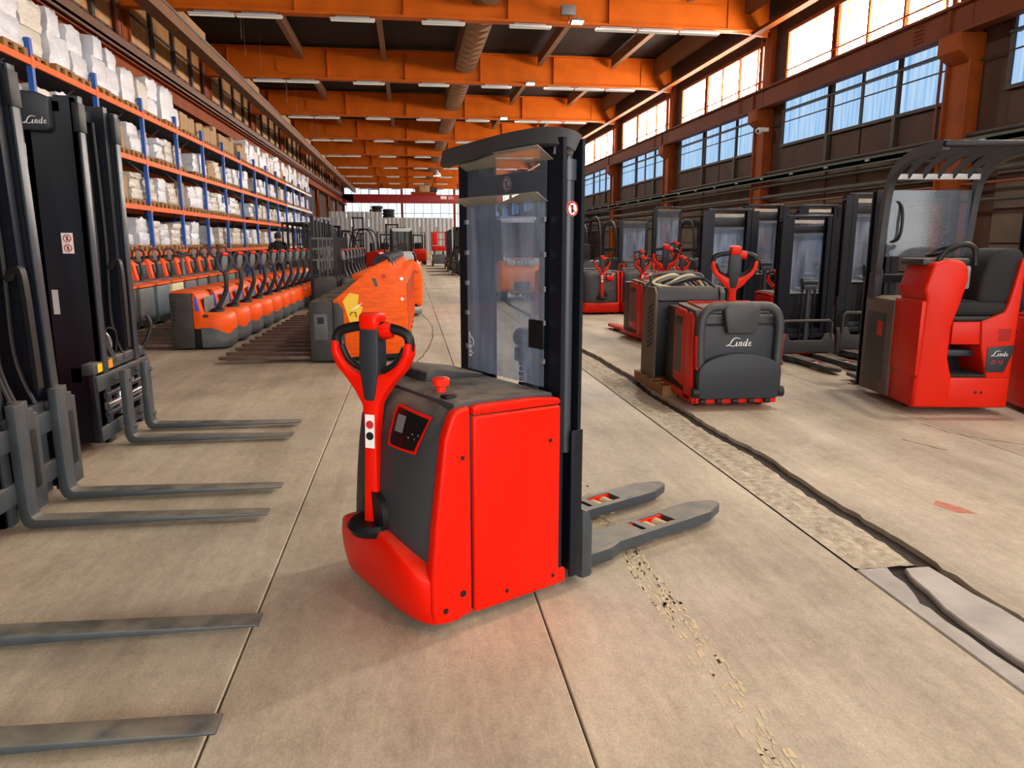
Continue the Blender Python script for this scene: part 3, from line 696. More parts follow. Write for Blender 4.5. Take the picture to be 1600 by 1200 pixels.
def prohibit(parent, c, xd, yd, r=.03, name='prohibition_sticker'):
    z = Vector(xd).cross(Vector(yd)).normalized(); M = frame(c, xd, yd)
    o = B(M).cyl((0, 0, 0), (0, 0, .0012), r, 18).obj(name, 'white', parent)
    B(M).tube([(r * .86 * math.cos(t), r * .86 * math.sin(t), .0015) for t in [2 * PI * i / 18 for i in range(18)]], r * .12, 5, closed=True).obj('sticker_ring', 'sticker_red', o)
    B(M).bar([(-r * .55, r * .55, .0018), (r * .55, -r * .55, .0018)], .002, r * .22).obj('sticker_bar', 'sticker_red', o)
    B(M).box(-r * .18, r * .18, -r * .55, r * .5, .0012, .0016).obj('sticker_figure', 'black', o)

def linde_truck(name, label, cat, mast=True, detail=True, H=1.9, red='red', forks='fork_grey', guardbar=False, yaw=0.0, flat=False):
    t = thing(name, label, cat)
    W = .4
    def oc(a, ph, s0, n=4.0, wd=W):
        s, c = math.sin(ph), math.cos(ph)
        return (-s0 - (a - s0) * abs(c) ** (2 / n), wd * math.copysign(abs(s) ** (2 / n), s))
    def zb(ph):
        s, c = math.sin(ph), math.cos(ph); y = abs(s) ** (2 / 3.4)
        return .24 if flat else .355 - .15 * y ** 2.2
    # red bumper skirt wrapped round the front
    rows = [(.10, .212), (.045, .222), (.06, .24), (.14, .26), (.22, .268), (1, .262), (1.02, .255), (1.03, .23), (1.0, .1)]
    def bump(u, v):
        ph = -PI / 2 + PI * u; k = round(v * 8); f, a = rows[k]; z = f if k < 5 else zb(ph) * 1 + (f - 1) * .3
        if k in (3, 4): z = min(z, zb(ph) * (.55 if k == 3 else .8))
        x, y = oc(a, ph, .06); return (x, y, z)
    B().grid(bump, 44, 8).obj('bumper', red, t, smooth=60)
    ct = [(0, .19), (.08, .205), (.2, .2), (.4, .188), (.6, .172), (.78, .15), (.9, .125), (.965, .095), (1.0, .05), (1.0, -.2)]
    def cover(u, v):
        ph = -PI / 2 + PI * u; k = round(v * 9); f, a = ct[k]; z0 = zb(ph) - .025; z = z0 + (.895 - z0) * f
        y_ = abs(math.sin(ph)); bow = .05 * max(0, 1 - abs(f - .35) * 2) * (1 - math.cos(ph)) * 0
        x, y = oc(a + .02 * math.cos(ph) * (f < .8), ph, -.02 if k < 9 else -.2, 3.0, W - .012 if k < 6 else W - .03); return (x, y, z + (.006 if k == 9 else 0))
    cv = B().grid(cover, 44, 9).obj('front_cover', 'charcoal', t, smooth=60)
    # black recess round the tiller foot
    B().lathe([(.02, .03), (.075, .03), (.1, .005), (.1, -.03), (.02, -.03)], (-.215, -.02, .4), 'x', 20).obj('tiller_boss', 'black', t)
    B().lathe([(.02, -.035), (.1, -.03), (.115, 0), (.1, .02), (.02, .02)], (-.225, 0, .353), 'z', 20).obj('pivot_ring', 'black', t)
    # display panel on the cover with an orange rim
    def onface(u, v, off):
        # u across (near side), v up; conforms to the sloping cover
        zz = .695 + .165 * v; f = (zz - .2) / .695; a = .19
        for (f0, a0), (f1, a1) in zip(ct[:-2], ct[1:-1]):
            if f0 <= f <= f1: a = a0 + (a1 - a0) * (f - f0) / (f1 - f0)
        ph = R(-4 - 38 * u); x, y = oc(a + .02 * math.cos(ph), ph, -.02, 3.0, W - .012); n = Vector((-1, -.25 - u * .5, .35)).normalized() * off
        return (x + n.x, y + n.y, zz + n.z)
    if detail:
        B().grid(lambda u, v: onface(.0 + u * (.98 - .25 * (1 - v)), v * (1 - .1 * u), .012), 10, 5).obj('display_rim', 'red', cv)
        B().grid(lambda u, v: onface(.05 + u * (.88 - .25 * (1 - v)), .06 + v * (.88 - .1 * u), .016), 10, 5).obj('display', 'display', cv)
        B().grid(lambda u, v: onface(.12 + u * .2, .4 + v * .4, .019), 3, 3).obj('screen', 'grey_plastic', cv)
        for k in range(4): B().lathe([(.0, -.004), (.005, 0), (0, .004)], onface(.5 + k * .08, .35 + .1 * (k % 2), .02), 'x', 6).obj('key', 'steel', cv)
    # side columns
    for s in (-1, 1):
        q_ = 1 if s < 0 else .45
        B().prism([(-.006, .05), (-.17 * q_, .05), (-.185 * q_, .1), (-.185 * q_, .24), (-.165 * q_, .45), (-.12 * q_, .78), (-.09 * q_, .86), (-.07 * q_, .885), (-.006, .895)], 'y', s * (W + .004), s * (W - .05), bev=.014, seg=3).obj('side_column', red, t)
        sp = B().prism([(.006, .05), (.435, .05), (.435, .842), (.006, .852)], 'y', s * (W + .004), s * (W - .03), bev=.01, seg=3).obj('side_panel', red, t)
        B().prism([(.006, .857), (.435, .847), (.43, .872), (.3, .888), (.03, .895), (.006, .89)], 'y', s * (W + .004), s * (W - .05), bev=.008).obj('panel_lid', red, t)
        for (x, z, rr) in [(-.045, .70, .009), (-.05, .15, .014), (-.13, .1, .012), (.38, .70, .009), (.16, .1, .009), (.4, .1, .009)]:
            B().cyl((x, s * (W + .0), z), (x, s * (W + .0055), z), rr, 12).obj('bolt', 'black', sp)
    B().box(-.03, .44, -W + .012, W - .012, .06, .862, bev=.01).obj('chassis', 'black', t)
    B().box(.42, .475, -W, W, .05, .115, bev=.008).obj('rear_foot', red, t)
    B().prism([(-.06, .868), (.42, .868), (.42, .89), (.3, .902), (.0, .91), (-.06, .905)], 'y', -W + .03, W - .03, bev=.01).obj('hood', 'charcoal', t)
    B().prism([(.06, .9), (.36, .9), (.36, .915), (.12, .958), (.07, .95)], 'y', .06, W - .06, bev=.014).obj('storage_lid', 'charcoal', t)
    B().lathe([(.02, .0), (.02, .03), (.034, .036), (.036, .06), (.03, .066), (.0, .068)], (.01, -.16, .9), 'z', 18).obj('emergency_stop', 'red_gloss', t)
    B().box(-.05, .0, -.3, -.25, .905, .92, bev=.006).obj('key_switch', 'black', t)
    wheel(t, (-.05, .12, .08), .08, .07, 'drive_wheel'); wheel(t, (-.08, -.26, .05), .05, .05, 'caster'); wheel(t, (-.08, .28, .05), .05, .05, 'caster')
    tiller(t, (-.225, 0, .36), R(-3), .55, red, 1.0, yaw=yaw)
    # forks with load rollers
    for s in (-1, 1):
        y0, y1 = (s * .29, s * .11) if s < 0 else (s * .11, s * .29)
        ya, yb_ = y0 + .035, y1 - .035
        f = B()
        cy_ = (y0 + y1) / 2
        def rail(e, i_):     # outer edge slightly rounded, inner edge square so the pieces read as one plate
            sg = 1 if e > i_ else -1
            return [(e, .035), (i_, .035), (i_, .088), (e - sg * .008, .088), (e - sg * .002, .0855), (e, .08)]
        f.prism(rail(y0, ya), 'x', .6, 1.58); f.prism(rail(y1, yb_), 'x', .6, 1.58)
        for a_, b_ in ((.6, 1.1), (1.13, 1.17), (1.34, 1.58)): f.box(a_, b_, ya, yb_, .04, .088)
        top = [(1.58, y0), (1.58, y1), (1.71, y1 - .05), (1.735, cy_ + .02), (1.735, cy_ - .02), (1.71, y0 + .05)]
        f.prism(top, 'z', .04, .08); ins = [(x_ - (.0 if x_ < 1.6 else .008), cy_ + (y_ - cy_) * .95) for x_, y_ in top]
        f.add([(x_, y_, .08) for x_, y_ in top] + [(x_, y_, .088) for x_, y_ in ins], [(i, (i + 1) % 6, 6 + (i + 1) % 6, 6 + i) for i in range(6)] + [tuple(range(6, 12))])
        fo = f.obj('fork', forks, t)
        B().box(1.1, 1.34, ya, ya + .012, .03, .083).box(1.1, 1.34, yb_ - .012, yb_, .03, .083).box(1.1, 1.34, ya, yb_, .028, .034).obj('roller_frame', 'red', fo)
        for x in (1.21, 1.29): B().lathe([(.01, ya + .012), (.038, ya + .014), (.038, yb_ - .014), (.01, yb_ - .012)], (x, 0, .04), 'y', 14).obj('load_roller', 'cream', fo)
        B().prism([(.6, s * .29), (.6, s * .33), (.82, s * .33), (.9, s * .3), (.9, s * .29)], 'z', .03, .092, bev=.006).obj('support_arm', forks, t)
    # carriage brackets
    if mast:
        for s in (-1, 1):
            B().prism([(.57, .03), (.632, .03), (.632, .28), (.61, .34), (.57, .36)], 'y', s * .3, s * .4, bev=.012).obj('carriage_bracket', forks, t)
            # channel rails open to the outside, with the lift cylinder inside
            B().box(.445, .56, s * .30, s * .285, .06, H).box(.445, .462, s * .385, s * .29, .06, H).box(.543, .56, s * .385, s * .29, .06, H).obj('mast_rail', 'mast', t)
            B().box(.455, .55, s * .283, s * .265, .08, H + .01).box(.455, .468, s * .265, s * .225, .08, H + .01).box(.537, .55, s * .265, s * .225, .08, H + .01).obj('inner_rail', 'mast', t)
            B().box(.5, .562, s * .4, s * .385, .06, .72, bev=.004).obj('rail_guard', 'mast', t)
            c = B().cyl((.505, s * .345, .62), (.505, s * .345, H - .1), .026, 16); c.cyl((.505, s * .345, H - .16), (.505, s * .345, H - .08), .034, 16); c.cyl((.505, s * .345, H - .1), (.505, s * .345, H + .0), .018, 12)
            c.obj('lift_cylinder', 'mast_light', t)
            B().bar([(.5, s * .3, H - .06), (.5, s * .36, H - .03), (.48, s * .38, H - .06)], .03, .012).obj('hose_clip', 'steel', t)
        B().box(.45, .475, -.3, .3, H - .2, H - .11, bev=.005).obj('cross_bar', 'black', t)
        B().box(.46, .54, -.29, .29, .3, .42, bev=.006).obj('lower_cross_bar', 'mast', t)
        B().box(.47, .53, -.3, .3, H - .01, H + .03, bev=.008).obj('top_cross_bar', 'mast', t)
        if detail:
            B().tube(smooth_pts([(.52, -.36, H - .02), (.49, -.35, H - .006), (.44, -.28, H + .004), (.4, -.1, H - .0), (.385, .12, H - .012), (.375, .3, H - .022), (.372, .37, H - .03)], 3), 1.0, prof=[(-.03, -.034), (-.014, -.04), (.02, -.03), (.026, 0), (.02, .03), (-.014, .04), (-.03, .034)]).obj('finger_guard', 'charcoal', t)
            B().tube(smooth_pts([(.42, -.2, H - .0), (.42, -.28, H + .01), (.45, -.33, H - .01), (.45, -.33, H - .06)], 4), .009, 8).obj('hose', 'grey_plastic', t)
        # clear shields with a folded upper edge
        s1 = B().box(.428, .431, -.292, .292, .9, H - .24); s1.obj('shield', 'acrylic', t)
        B().box(.437, .44, -.292, .292, H - .3, H - .08).obj('upper_shield', 'acrylic_clean', t)
        B().prism([(.43, H - .24), (.433, H - .24), (.375, H - .205), (.372, H - .207)], 'y', -.31, .31).obj('shield_fold', 'acrylic_edge', t)
        B().prism([(.439, H - .08), (.442, H - .08), (.362, H - .03), (.359, H - .032)], 'y', -.33, .31).obj('shield_fold', 'acrylic_edge', t)
        if detail:
            for z in (1.0, 1.16, 1.3, 1.44, 1.58):
                for s in (-1, 1): B().box(.42, .432, s * .3, s * .28, z, z + .02).obj('shield_clip', 'galv', t)
            B().box(.418, .426, -.3, -.2, 1.06, 1.18, bev=.003).obj('rating_plate', 'black', t)
            prohibit(t, (.4495, -.0, H - .155), (0, -1, 0), (0, 0, 1), .032)
            prohibit(t, (.505, -.3725, H - .27), (1, 0, 0), (0, 0, 1), .03, 'warning_sticker')
            logo(.12, 'white', t, (.4275, .262, 1.02), (0, 0, -1), (0, -1, 0))
        # free-lift cylinder with chains
        B().cyl((.6, 0, .1), (.6, 0, .98), .035, 16).box(.55, .65, -.09, .09, .95, 1.02, bev=.012).lathe([(.012, -.1), (.045, -.1), (.045, .1), (.012, .1)], (.6, 0, 1.06), 'y', 16).obj('free_lift_cylinder', 'mast_light', t)
        ch = B()
        for s in (-1, 1):
            for k in range(36): ch.box(.588, .612, s * .085 - (.014 if k % 2 else .009), s * .085 + (.014 if k % 2 else .009), .15 + k * .025, .15 + k * .025 + .021)
        ch.obj('chain', 'mast', t)
        B().box(.575, .6, -.3, .3, .1, .16, bev=.005).box(.575, .6, -.3, .3, .3, .36, bev=.005).obj('fork_carriage', 'mast', t)
        if guardbar:
            B().tube([(.63, -.34, .3), (.63, -.34, .5), (.63, -.3, .535), (.63, .3, .535), (.63, .34, .5), (.63, .34, .3)], .02, 10).obj('load_guard_bar', 'charcoal', t)
            B().prism([(-.36, .1), (.36, .1), (.36, .36), (.26, .36), (.22, .27), (-.22, .27), (-.26, .36), (-.36, .36)], 'x', .6, .64, bev=.01).obj('fork_back_plate', 'charcoal', t)
    else:
        B().box(.43, .6, -.3, .3, .05, .6, bev=.02).obj('battery_case', 'charcoal', t)
        text('T20', .055, 'sticker_red', t, (-.262, -.2, .55), (0, -1, 0), (0, 0, 1), shear=.2)
        B().box(-.245, -.22, -.24, -.1, .72, .8, bev=.01).obj('label_pocket', 'red', t)
    return t

main = linde_truck('pallet_stacker', 'large red pedestrian pallet stacker with clear mast shield in the foreground', 'stacker', yaw=R(36))
main.location = (.026, 3.025, 0); main.rotation_euler = (0, 0, R(28.06))
# ================================================================ FORK TRUCKS AT LEFT
def fork_L(parent, x, y0, y1, ztop, length, m='fork_grey', slot=None, zb=.02, th=.042, notch=True):
    """one L-shaped fork: blade and shank"""
    pr = [(x - .05, ztop), (x - .05, zb + .06), (x - .03, zb + .015), (x + .0, zb), (x + length, zb + .012), (x + length, zb + .022), (x + .32 * length, zb + th), (x + .03, zb + th + .006), (x + .012, zb + th + .02), (x + .0, zb + .12), (x + .0, ztop)]
    o = B().prism(pr, 'y', y0, y1, bev=.005).obj('fork', m, parent)
    return o
def mast_truck(name, label, cy, fy, X0, tilt, H, kind):
    """fork truck facing +x: mast rails, carriage, forks, red body behind; fy = distance from centre to each fork"""
    t = thing(name, label, 'fork truck', (X0, cy, 0))
    M = Matrix.Rotation(tilt, 4, 'Y')
    hw = .36
    for s in (-1, 1):
        a, c = s * hw, s * (hw - .1)
        lo, hi = min(a, c), max(a, c)
        B(M).box(-.36, -.03, lo if s < 0 else hi - .03, lo + .03 if s < 0 else hi, .06, H).box(-.36, -.32, lo, hi, .06, H).box(-.06, -.03, lo, hi, .06, H).obj('mast_rail', 'mast', t)
        B(M).box(-.028, -.01, lo + .01, hi - .01, .06, H - .0, bev=.004).obj('rail_edge', 'mast_light', t)
        a2 = s * (hw - .115); l2, h2 = min(a2, a2 - s * .07), max(a2, a2 - s * .07)
        B(M).box(-.2, -.05, l2, h2, .1, H + .03).box(-.2, -.17, l2 - .02, h2 + .02, .1, H + .03).obj('inner_rail', 'mast', t)
        B(M).cyl((-.27, s * (hw - .06), .3), (-.27, s * (hw - .06), H - .35), .035, 12).cyl((-.27, s * (hw - .06), H - .35), (-.27, s * (hw - .06), H - .04), .02, 10).obj('lift_cylinder', 'mast_light', t)
        B(M).box(-.05, -.004, lo - .004, hi + .004, H - .22, H - .03, bev=.004).obj('rail_cap', 'black', t)
    B(M).box(-.24, -.12, -hw, hw, H - .1, H - .02, bev=.008).obj('cross_member', 'mast', t); B(M).box(-.24, -.16, -hw, hw, .5, .62, bev=.008).obj('cross_member', 'mast', t)
    for k, y in enumerate((-.12, -.08, .09)):
        B(M).tube(smooth_pts([(-.1, y, H - .1), (-.09, y + .01, H * .6), (-.1, y, .9), (-.02, y - .02, .62)], 5), .013, 8).obj('hose', 'black', t)
    ch = B(M)
    for y in (-.19, .19):
        for k in range(int((H - .7) / .04)): ch.box(-.105, -.08, y - (.018 if k % 2 else .012), y + (.018 if k % 2 else .012), .6 + k * .04, .634 + k * .04)
    ch.obj('chain', 'mast', t)
    B(M).tube(smooth_pts([(-.08, .1, 1.3), (-.03, .1, 1.36), (.0, .1, 1.28), (.0, .1, .7)], 5), 1, prof=[(-.03, -.012), (.03, -.012), (.03, .012), (-.03, .012)]).obj('hose_guide', 'black', t)
    # body behind the mast
    B().box(-1.75, -.42, -.52, .52, .12, .85, bev=.06, seg=3).obj('chassis', 'red', t)
    B().prism([(-2.0, .3), (-1.55, .15), (-1.55, 1.0), (-1.9, .98), (-2.02, .8)], 'y', -.5, .5, bev=.05).obj('counterweight', 'charcoal', t)
    for s in (-1, 1):
        B().tube([(-.5, s * .44, .8), (-.62, s * .44, 2.0), (-.8, s * .44, 2.12), (-1.6, s * .44, 2.12), (-1.75, s * .44, 1.95), (-1.8, s * .44, .9)], .035, 8).obj('guard_post', 'black', t)
        wheel(t, (-.55, s * .46, .2), .2, .16); wheel(t, (-1.6, s * .4, .18), .18, .14)
    B().box(-1.65, -.75, -.42, .42, 2.1, 2.14, bev=.01).obj('roof', 'black', t)
    B().box(-1.4, -.95, -.25, .25, .85, .98, bev=.05).box(-1.5, -1.38, -.24, .24, .95, 1.4, bev=.05).obj('seat', 'seat_black', t)
    # carriage and forks
    if kind == 'plate':
        for z0, z1 in ((.16, .27), (.44, .56)): B().box(-.04, -.005, -hw - .12, hw + .12, z0, z1, bev=.008).obj('carriage_bar', 'fork_grey', t)
        for s in (-1, 1):
            c = s * fy
            fork_L(t, .04, c - .05, c + .05, .68, 1.2)
            # wide shank plate with a slot and a stepped top
            o = B().prism([(c + .05, .08), (c + .19, .08), (c + .19, .6), (c + .15, .6), (c + .15, .63), (c + .1, .63), (c + .1, .68), (c + .05, .68)], 'x', -.05, .03, bev=.004).obj('shank_plate', 'fork_grey', t)
            B().box(.029, .032, c + .085, c + .145, .2, .52, bev=.001).obj('slot', 'black', o)
            B().box(-.07, .0, c - .09, c - .05, .56, .62, bev=.01).obj('fork_lock', 'black', o)
        B().box(-.06, -.02, -.14, .14, .1, .62, bev=.006).obj('carriage_plate', 'mast_light', t)
    elif kind == 'sideshift':
        B().box(-.1, -.02, -hw - .14, hw + .16, .58, .66, bev=.008).obj('upper_bar', 'fork_grey', t)
        B().box(-.03, .0, -hw - .14, hw + .16, .46, .57, bev=.006).box(-.03, .0, -hw - .14, hw + .16, .1, .2, bev=.006).obj('carriage_bar', 'fork_grey', t)
        for s in (-1, 1): B().box(-.05, -.01, s * (hw + .14) - .03, s * (hw + .14) + .03, .1, .58, bev=.005).obj('end_plate', 'mast', t)
        for k, z in enumerate((.27, .33, .41)): B().cyl((-.02, -hw, z), (-.02, hw, z), .022 if k != 1 else .03, 12).obj('shift_cylinder', 'steel' if k == 1 else 'mast_light', t)
        for y, m in ((-.43, 'yellow'), (-.25, 'amber')): B().box(-.0195, -.018, y, y + .085, .59, .65).obj('label_sticker', m, t)
        B().box(-.0195, -.018, -.34, -.26, .59, .65).obj('label_sticker', 'dim_white', t)
        for k in range(4): B().tube(smooth_pts([(-.08, -.3 + k * .12, .64), (-.06, -.3 + k * .12, .78 + .04 * (k % 2)), (-.12, -.34 + k * .12, .84), (-.16, -.32 + k * .12, .6)], 5), .012, 8).obj('hose', 'black' if k % 2 else 'steel', t)
        B().box(-.06, -.0, -.12, .05, .22, .4, bev=.01).obj('valve_block', 'steel', t)
        for s in (-1, 1):
            c = s * fy; fork_L(t, .1, c - .05, c + .05, .57, 1.16)
            for z in (.14, .5): B().cyl((.0, c + .03, z), (.12, c + .03, z), .016, 8).obj('fork_bolt', 'steel', t)
        B().tube(smooth_pts([(-.05, hw + .1, .6), (.0, hw + .16, .7), (.03, hw + .2, .82), (.0, hw + .2, .9)], 5), .016, 8).obj('hose', 'black', t)
    return t
t1 = mast_truck('fork_truck', 'dark mast fork truck with slotted fork plates, middle of three at left', 4.2, .225, -2.05, R(-1), 2.44, 'plate')
t2 = mast_truck('fork_truck', 'dark mast fork truck with sideshift carriage, farthest of three at left', 5.87, .21, -2.19, R(.4), 2.45, 'sideshift')
t3 = mast_truck('fork_truck', 'fork truck whose two blades lie at the bottom left corner', 2.44, .32, -1.86, 0, 2.4, 'plate')
# cap with lettering and stickers on the far truck
M2 = Matrix.Rotation(R(.4), 4, 'Y')
cp = B(M2).prism([(-.36, 2.23), (-.2, 2.22), (-.17, 2.25), (-.17, 2.44), (-.24, 2.47), (-.36, 2.48)], 'y', -.42, -.3, bev=.012).obj('mast_cap', 'charcoal_clean', t2)
logo(.15, 'white', cp, tuple(M2 @ Vector((-.262, -.4215, 2.29))), (1, 0, 0), (0, 0, 1))
B(M2).box(-.2, -.125, -.3625, -.361, 1.42, 1.56).obj('sticker_sheet', 'white', t2)
for z in (1.457, 1.523): prohibit(t2, tuple(M2 @ Vector((-.162, -.363, z))), (1, 0, 0), (0, 0, 1), .028)
B(M2).box(-.3, -.26, -.363, -.36, 1.0, 1.17).obj('serial_sticker', 'dim_white', t2)

# ================================================================ ORANGE ROWS AT LEFT
def pallet_truck(name, label):
    t = thing(name, label, 'pallet truck')
    W = .34
    B().box(-.3, 0, -W, W, .03, .8, bev=.012).obj('battery_cover', 'grey_dark', t)
    for s in (-1, 1):
        for k in range(5): B().box(-.06, -.03, s * W, s * (W + .003), .42 + k * .06, .45 + k * .06).obj('vent', 'black', t)
    B().prism([(-.02, .8), (-.02, .83), (-.3, .82), (-.36, .78), (-.43, .52), (-.43, .3), (-.3, .3), (-.3, .79)], 'y', -W, W, bev=.015).obj('upper_cover', 'orange', t)
    for s in (-1, 1): B().prism([(-.33, .55), (-.395, .55), (-.365, .74), (-.33, .76)], 'y', s * (W + .002), s * (W - .03), bev=.004).obj('decal', 'blue_sticker', t)
    B().prism([(-.428, -.24), (-.45, -.24), (-.45, .24), (-.428, .24)], 'z', .52, .74, bev=.01).obj('service_panel', 'grey_plastic', t)
    def head(u, v):
        ph = -PI / 2 + PI * u; k = round(v * 5); z = [.22, .3, .42, .48, .51, .515][k]; a = [.38, .385, .375, .36, .33, .0][k]
        s, c = math.sin(ph), math.cos(ph); wd = W - (.0 if k < 3 else .015 if k == 3 else .04)
        zz = z - (.0 if k > 1 else 0)
        return (-.4 - a * abs(c) ** .55, wd * math.copysign(abs(s) ** .6, s), zz)
    B().grid(head, 28, 5).obj('motor_cover', 'orange', t, smooth=60)
    def skirt(u, v):
        ph = -PI / 2 + PI * u; k = round(v * 4); s, c = math.sin(ph), math.cos(ph)
        top = .22 + .1 * (abs(s) ** 6 if abs(s) > .6 else 0) + .06 * math.exp(-((u - .5) / .1) ** 2)
        z = [.03, .05, .14, top, top + .004][k]; a = [.34, .37, .392, .392, .36][k]
        return (-.4 - a * abs(c) ** .55, (W + .006 - (.03 if k == 0 else .02 if k == 4 else 0)) * math.copysign(abs(s) ** .6, s), z)
    B().grid(skirt, 28, 4).obj('skirt', 'grey_box', t, smooth=60)
    B().box(-.5, -.3, -W + .01, W - .01, .04, .5, bev=.01).obj('chassis', 'black', t)
    B().lathe([(.02, .0), (.1, .0), (.09, .05), (.05, .07), (.02, .07)], (-.55, 0, .5), 'z', 16).obj('tiller_boss', 'black', t)
    black_tiller(t, (-.55, 0, .54), R(8), .58, -.1, R(-55))
    for s in (-1, 1):
        y0, y1 = (s * .28, s * .11) if s < 0 else (.11, .28)
        B().box(0, 1.02, y0, y1, .045, .09, bev=.006).prism([(1.0, y0), (1.0, y1), (1.12, y1 - .03), (1.15, (y0 + y1) / 2), (1.12, y0 + .03)], 'z', .05, .085).obj('fork', 'fork_worn', t)
        B().lathe([(.01, y0 + .03), (.035, y0 + .03), (.035, y1 - .03), (.01, y1 - .03)], (.9, 0, .035), 'y', 10).obj('load_roller', 'rubber', t)
    wheel(t, (-.5, 0, .09), .09, .07, 'drive_wheel')
    return t
ptk = pallet_truck('pallet_truck', 'orange pallet truck, nearest of the row with black tillers')
N2 = 12
for k in range(N2):
    loc = (-3.32 + .022 * k, 11.02 + .84 * k, 0)
    if k == 0: ptk.location = loc; ptk.rotation_euler = (0, 0, PI); ptk['group'] = 'orange pallet trucks with black tillers'
    else: dup(ptk, loc, PI + rnd.uniform(-.03, .03), 'orange pallet truck, %s from the camera in the row with black tillers' % ORD[k] if k < N2 - 1 else 'orange pallet truck at the far end of the row with black tillers', 'orange pallet trucks with black tillers')

def tow_tractor(name, label, cover='grey_box', steer=False):
    t = thing(name, label, 'tow tractor')
    B().prism([(.0, .06), (.0, .70), (-.1, .72), (-.62, .72), (-.62, .06)], 'y', -.36, .36, bev=.02).obj('battery_case', cover, t)
    B().box(.0, .012, -.34, .34, .05, .16).obj('front_bumper', 'black', t)
    B().prism([(.02, .72), (.02, .755), (-.1, .775), (-.7, .775), (-.7, .72)], 'y', -.37, .37, bev=.012).obj('top_cover', 'orange', t)
    B().box(-.5, -.12, -.2, .2, .775, .79, bev=.006).obj('lid', 'grey_plastic', t)
    B().prism([(-.62, .08), (-.62, .72), (-.68, 1.05), (-.74, 1.16), (-.86, 1.16), (-.9, .9), (-.9, .08)], 'y', -.38, .38, bev=.03).obj('backrest_panel', 'orange', t)
    B().prism([(-.615, .74), (-.665, 1.05), (-.655, 1.05), (-.605, .74)], 'y', -.26, .26, bev=.002).obj('backrest_pad', 'black', t)
    B().box(-1.25, -.9, -.36, .36, .06, .2, bev=.02).obj('platform', 'black', t)
    for s in (-1, 1): wheel(t, (-.75, s * .3, .11), .11, .08)
    wheel(t, (-.2, 0, .1), .1, .09, 'drive_wheel')
    if steer:
        a = B().cyl((-.4, 0, .77), (-.42, 0, 1.18), .04, 10).lathe([(.02, .0), (.08, .0), (.11, .05), (.07, .12), (.02, .13)], (-.42, 0, 1.16), 'z', 14).obj('steering_column', 'grey_plastic', t)
        B(Matrix.Translation((-.42, 0, 1.27)) @ Matrix.Rotation(R(12), 4, 'Y')).tube([(.17 * math.cos(q), .24 * math.sin(q), 0) for q in [2 * PI * i / 22 for i in range(22)]], .018, 8, closed=True).obj('steering_wheel', 'charcoal_clean', a)
    else: black_tiller(t, (-.38, 0, .78), R(4), .36, .03, R(-58))
    return t
kinds = {c: tow_tractor('tow_tractor', 'x', c) for c in ('grey_dark', 'grey_box', 'grey_blue', 'cream')}
kst = tow_tractor('tow_tractor', 'x', 'grey_box', True)
seq = ['grey_dark', 'grey_box', 'grey_blue', 'cream', 'grey_box', 'S', 'grey_dark', 'grey_box', 'grey_box', 'grey_dark']
used = set()
CN = {'grey_dark': 'black', 'grey_box': 'scuffed grey', 'grey_blue': 'blue-grey', 'cream': 'cream', 'S': 'steering wheel and grey'}
for k, c in enumerate(seq):
    loc = (-4.62 + .01 * k, 12.85 + .86 * k, 0); lab = 'orange tow tractor with %s front, %s of the row before the rack' % (CN[c], ORD[k])
    src = kst if c == 'S' else kinds[c]
    if c not in used: used.add(c); src.location = loc; src['label'] = lab; src['group'] = 'tow tractors before the rack'
    else: dup(src, loc, rnd.uniform(-.03, .03), lab, 'tow tractors before the rack')

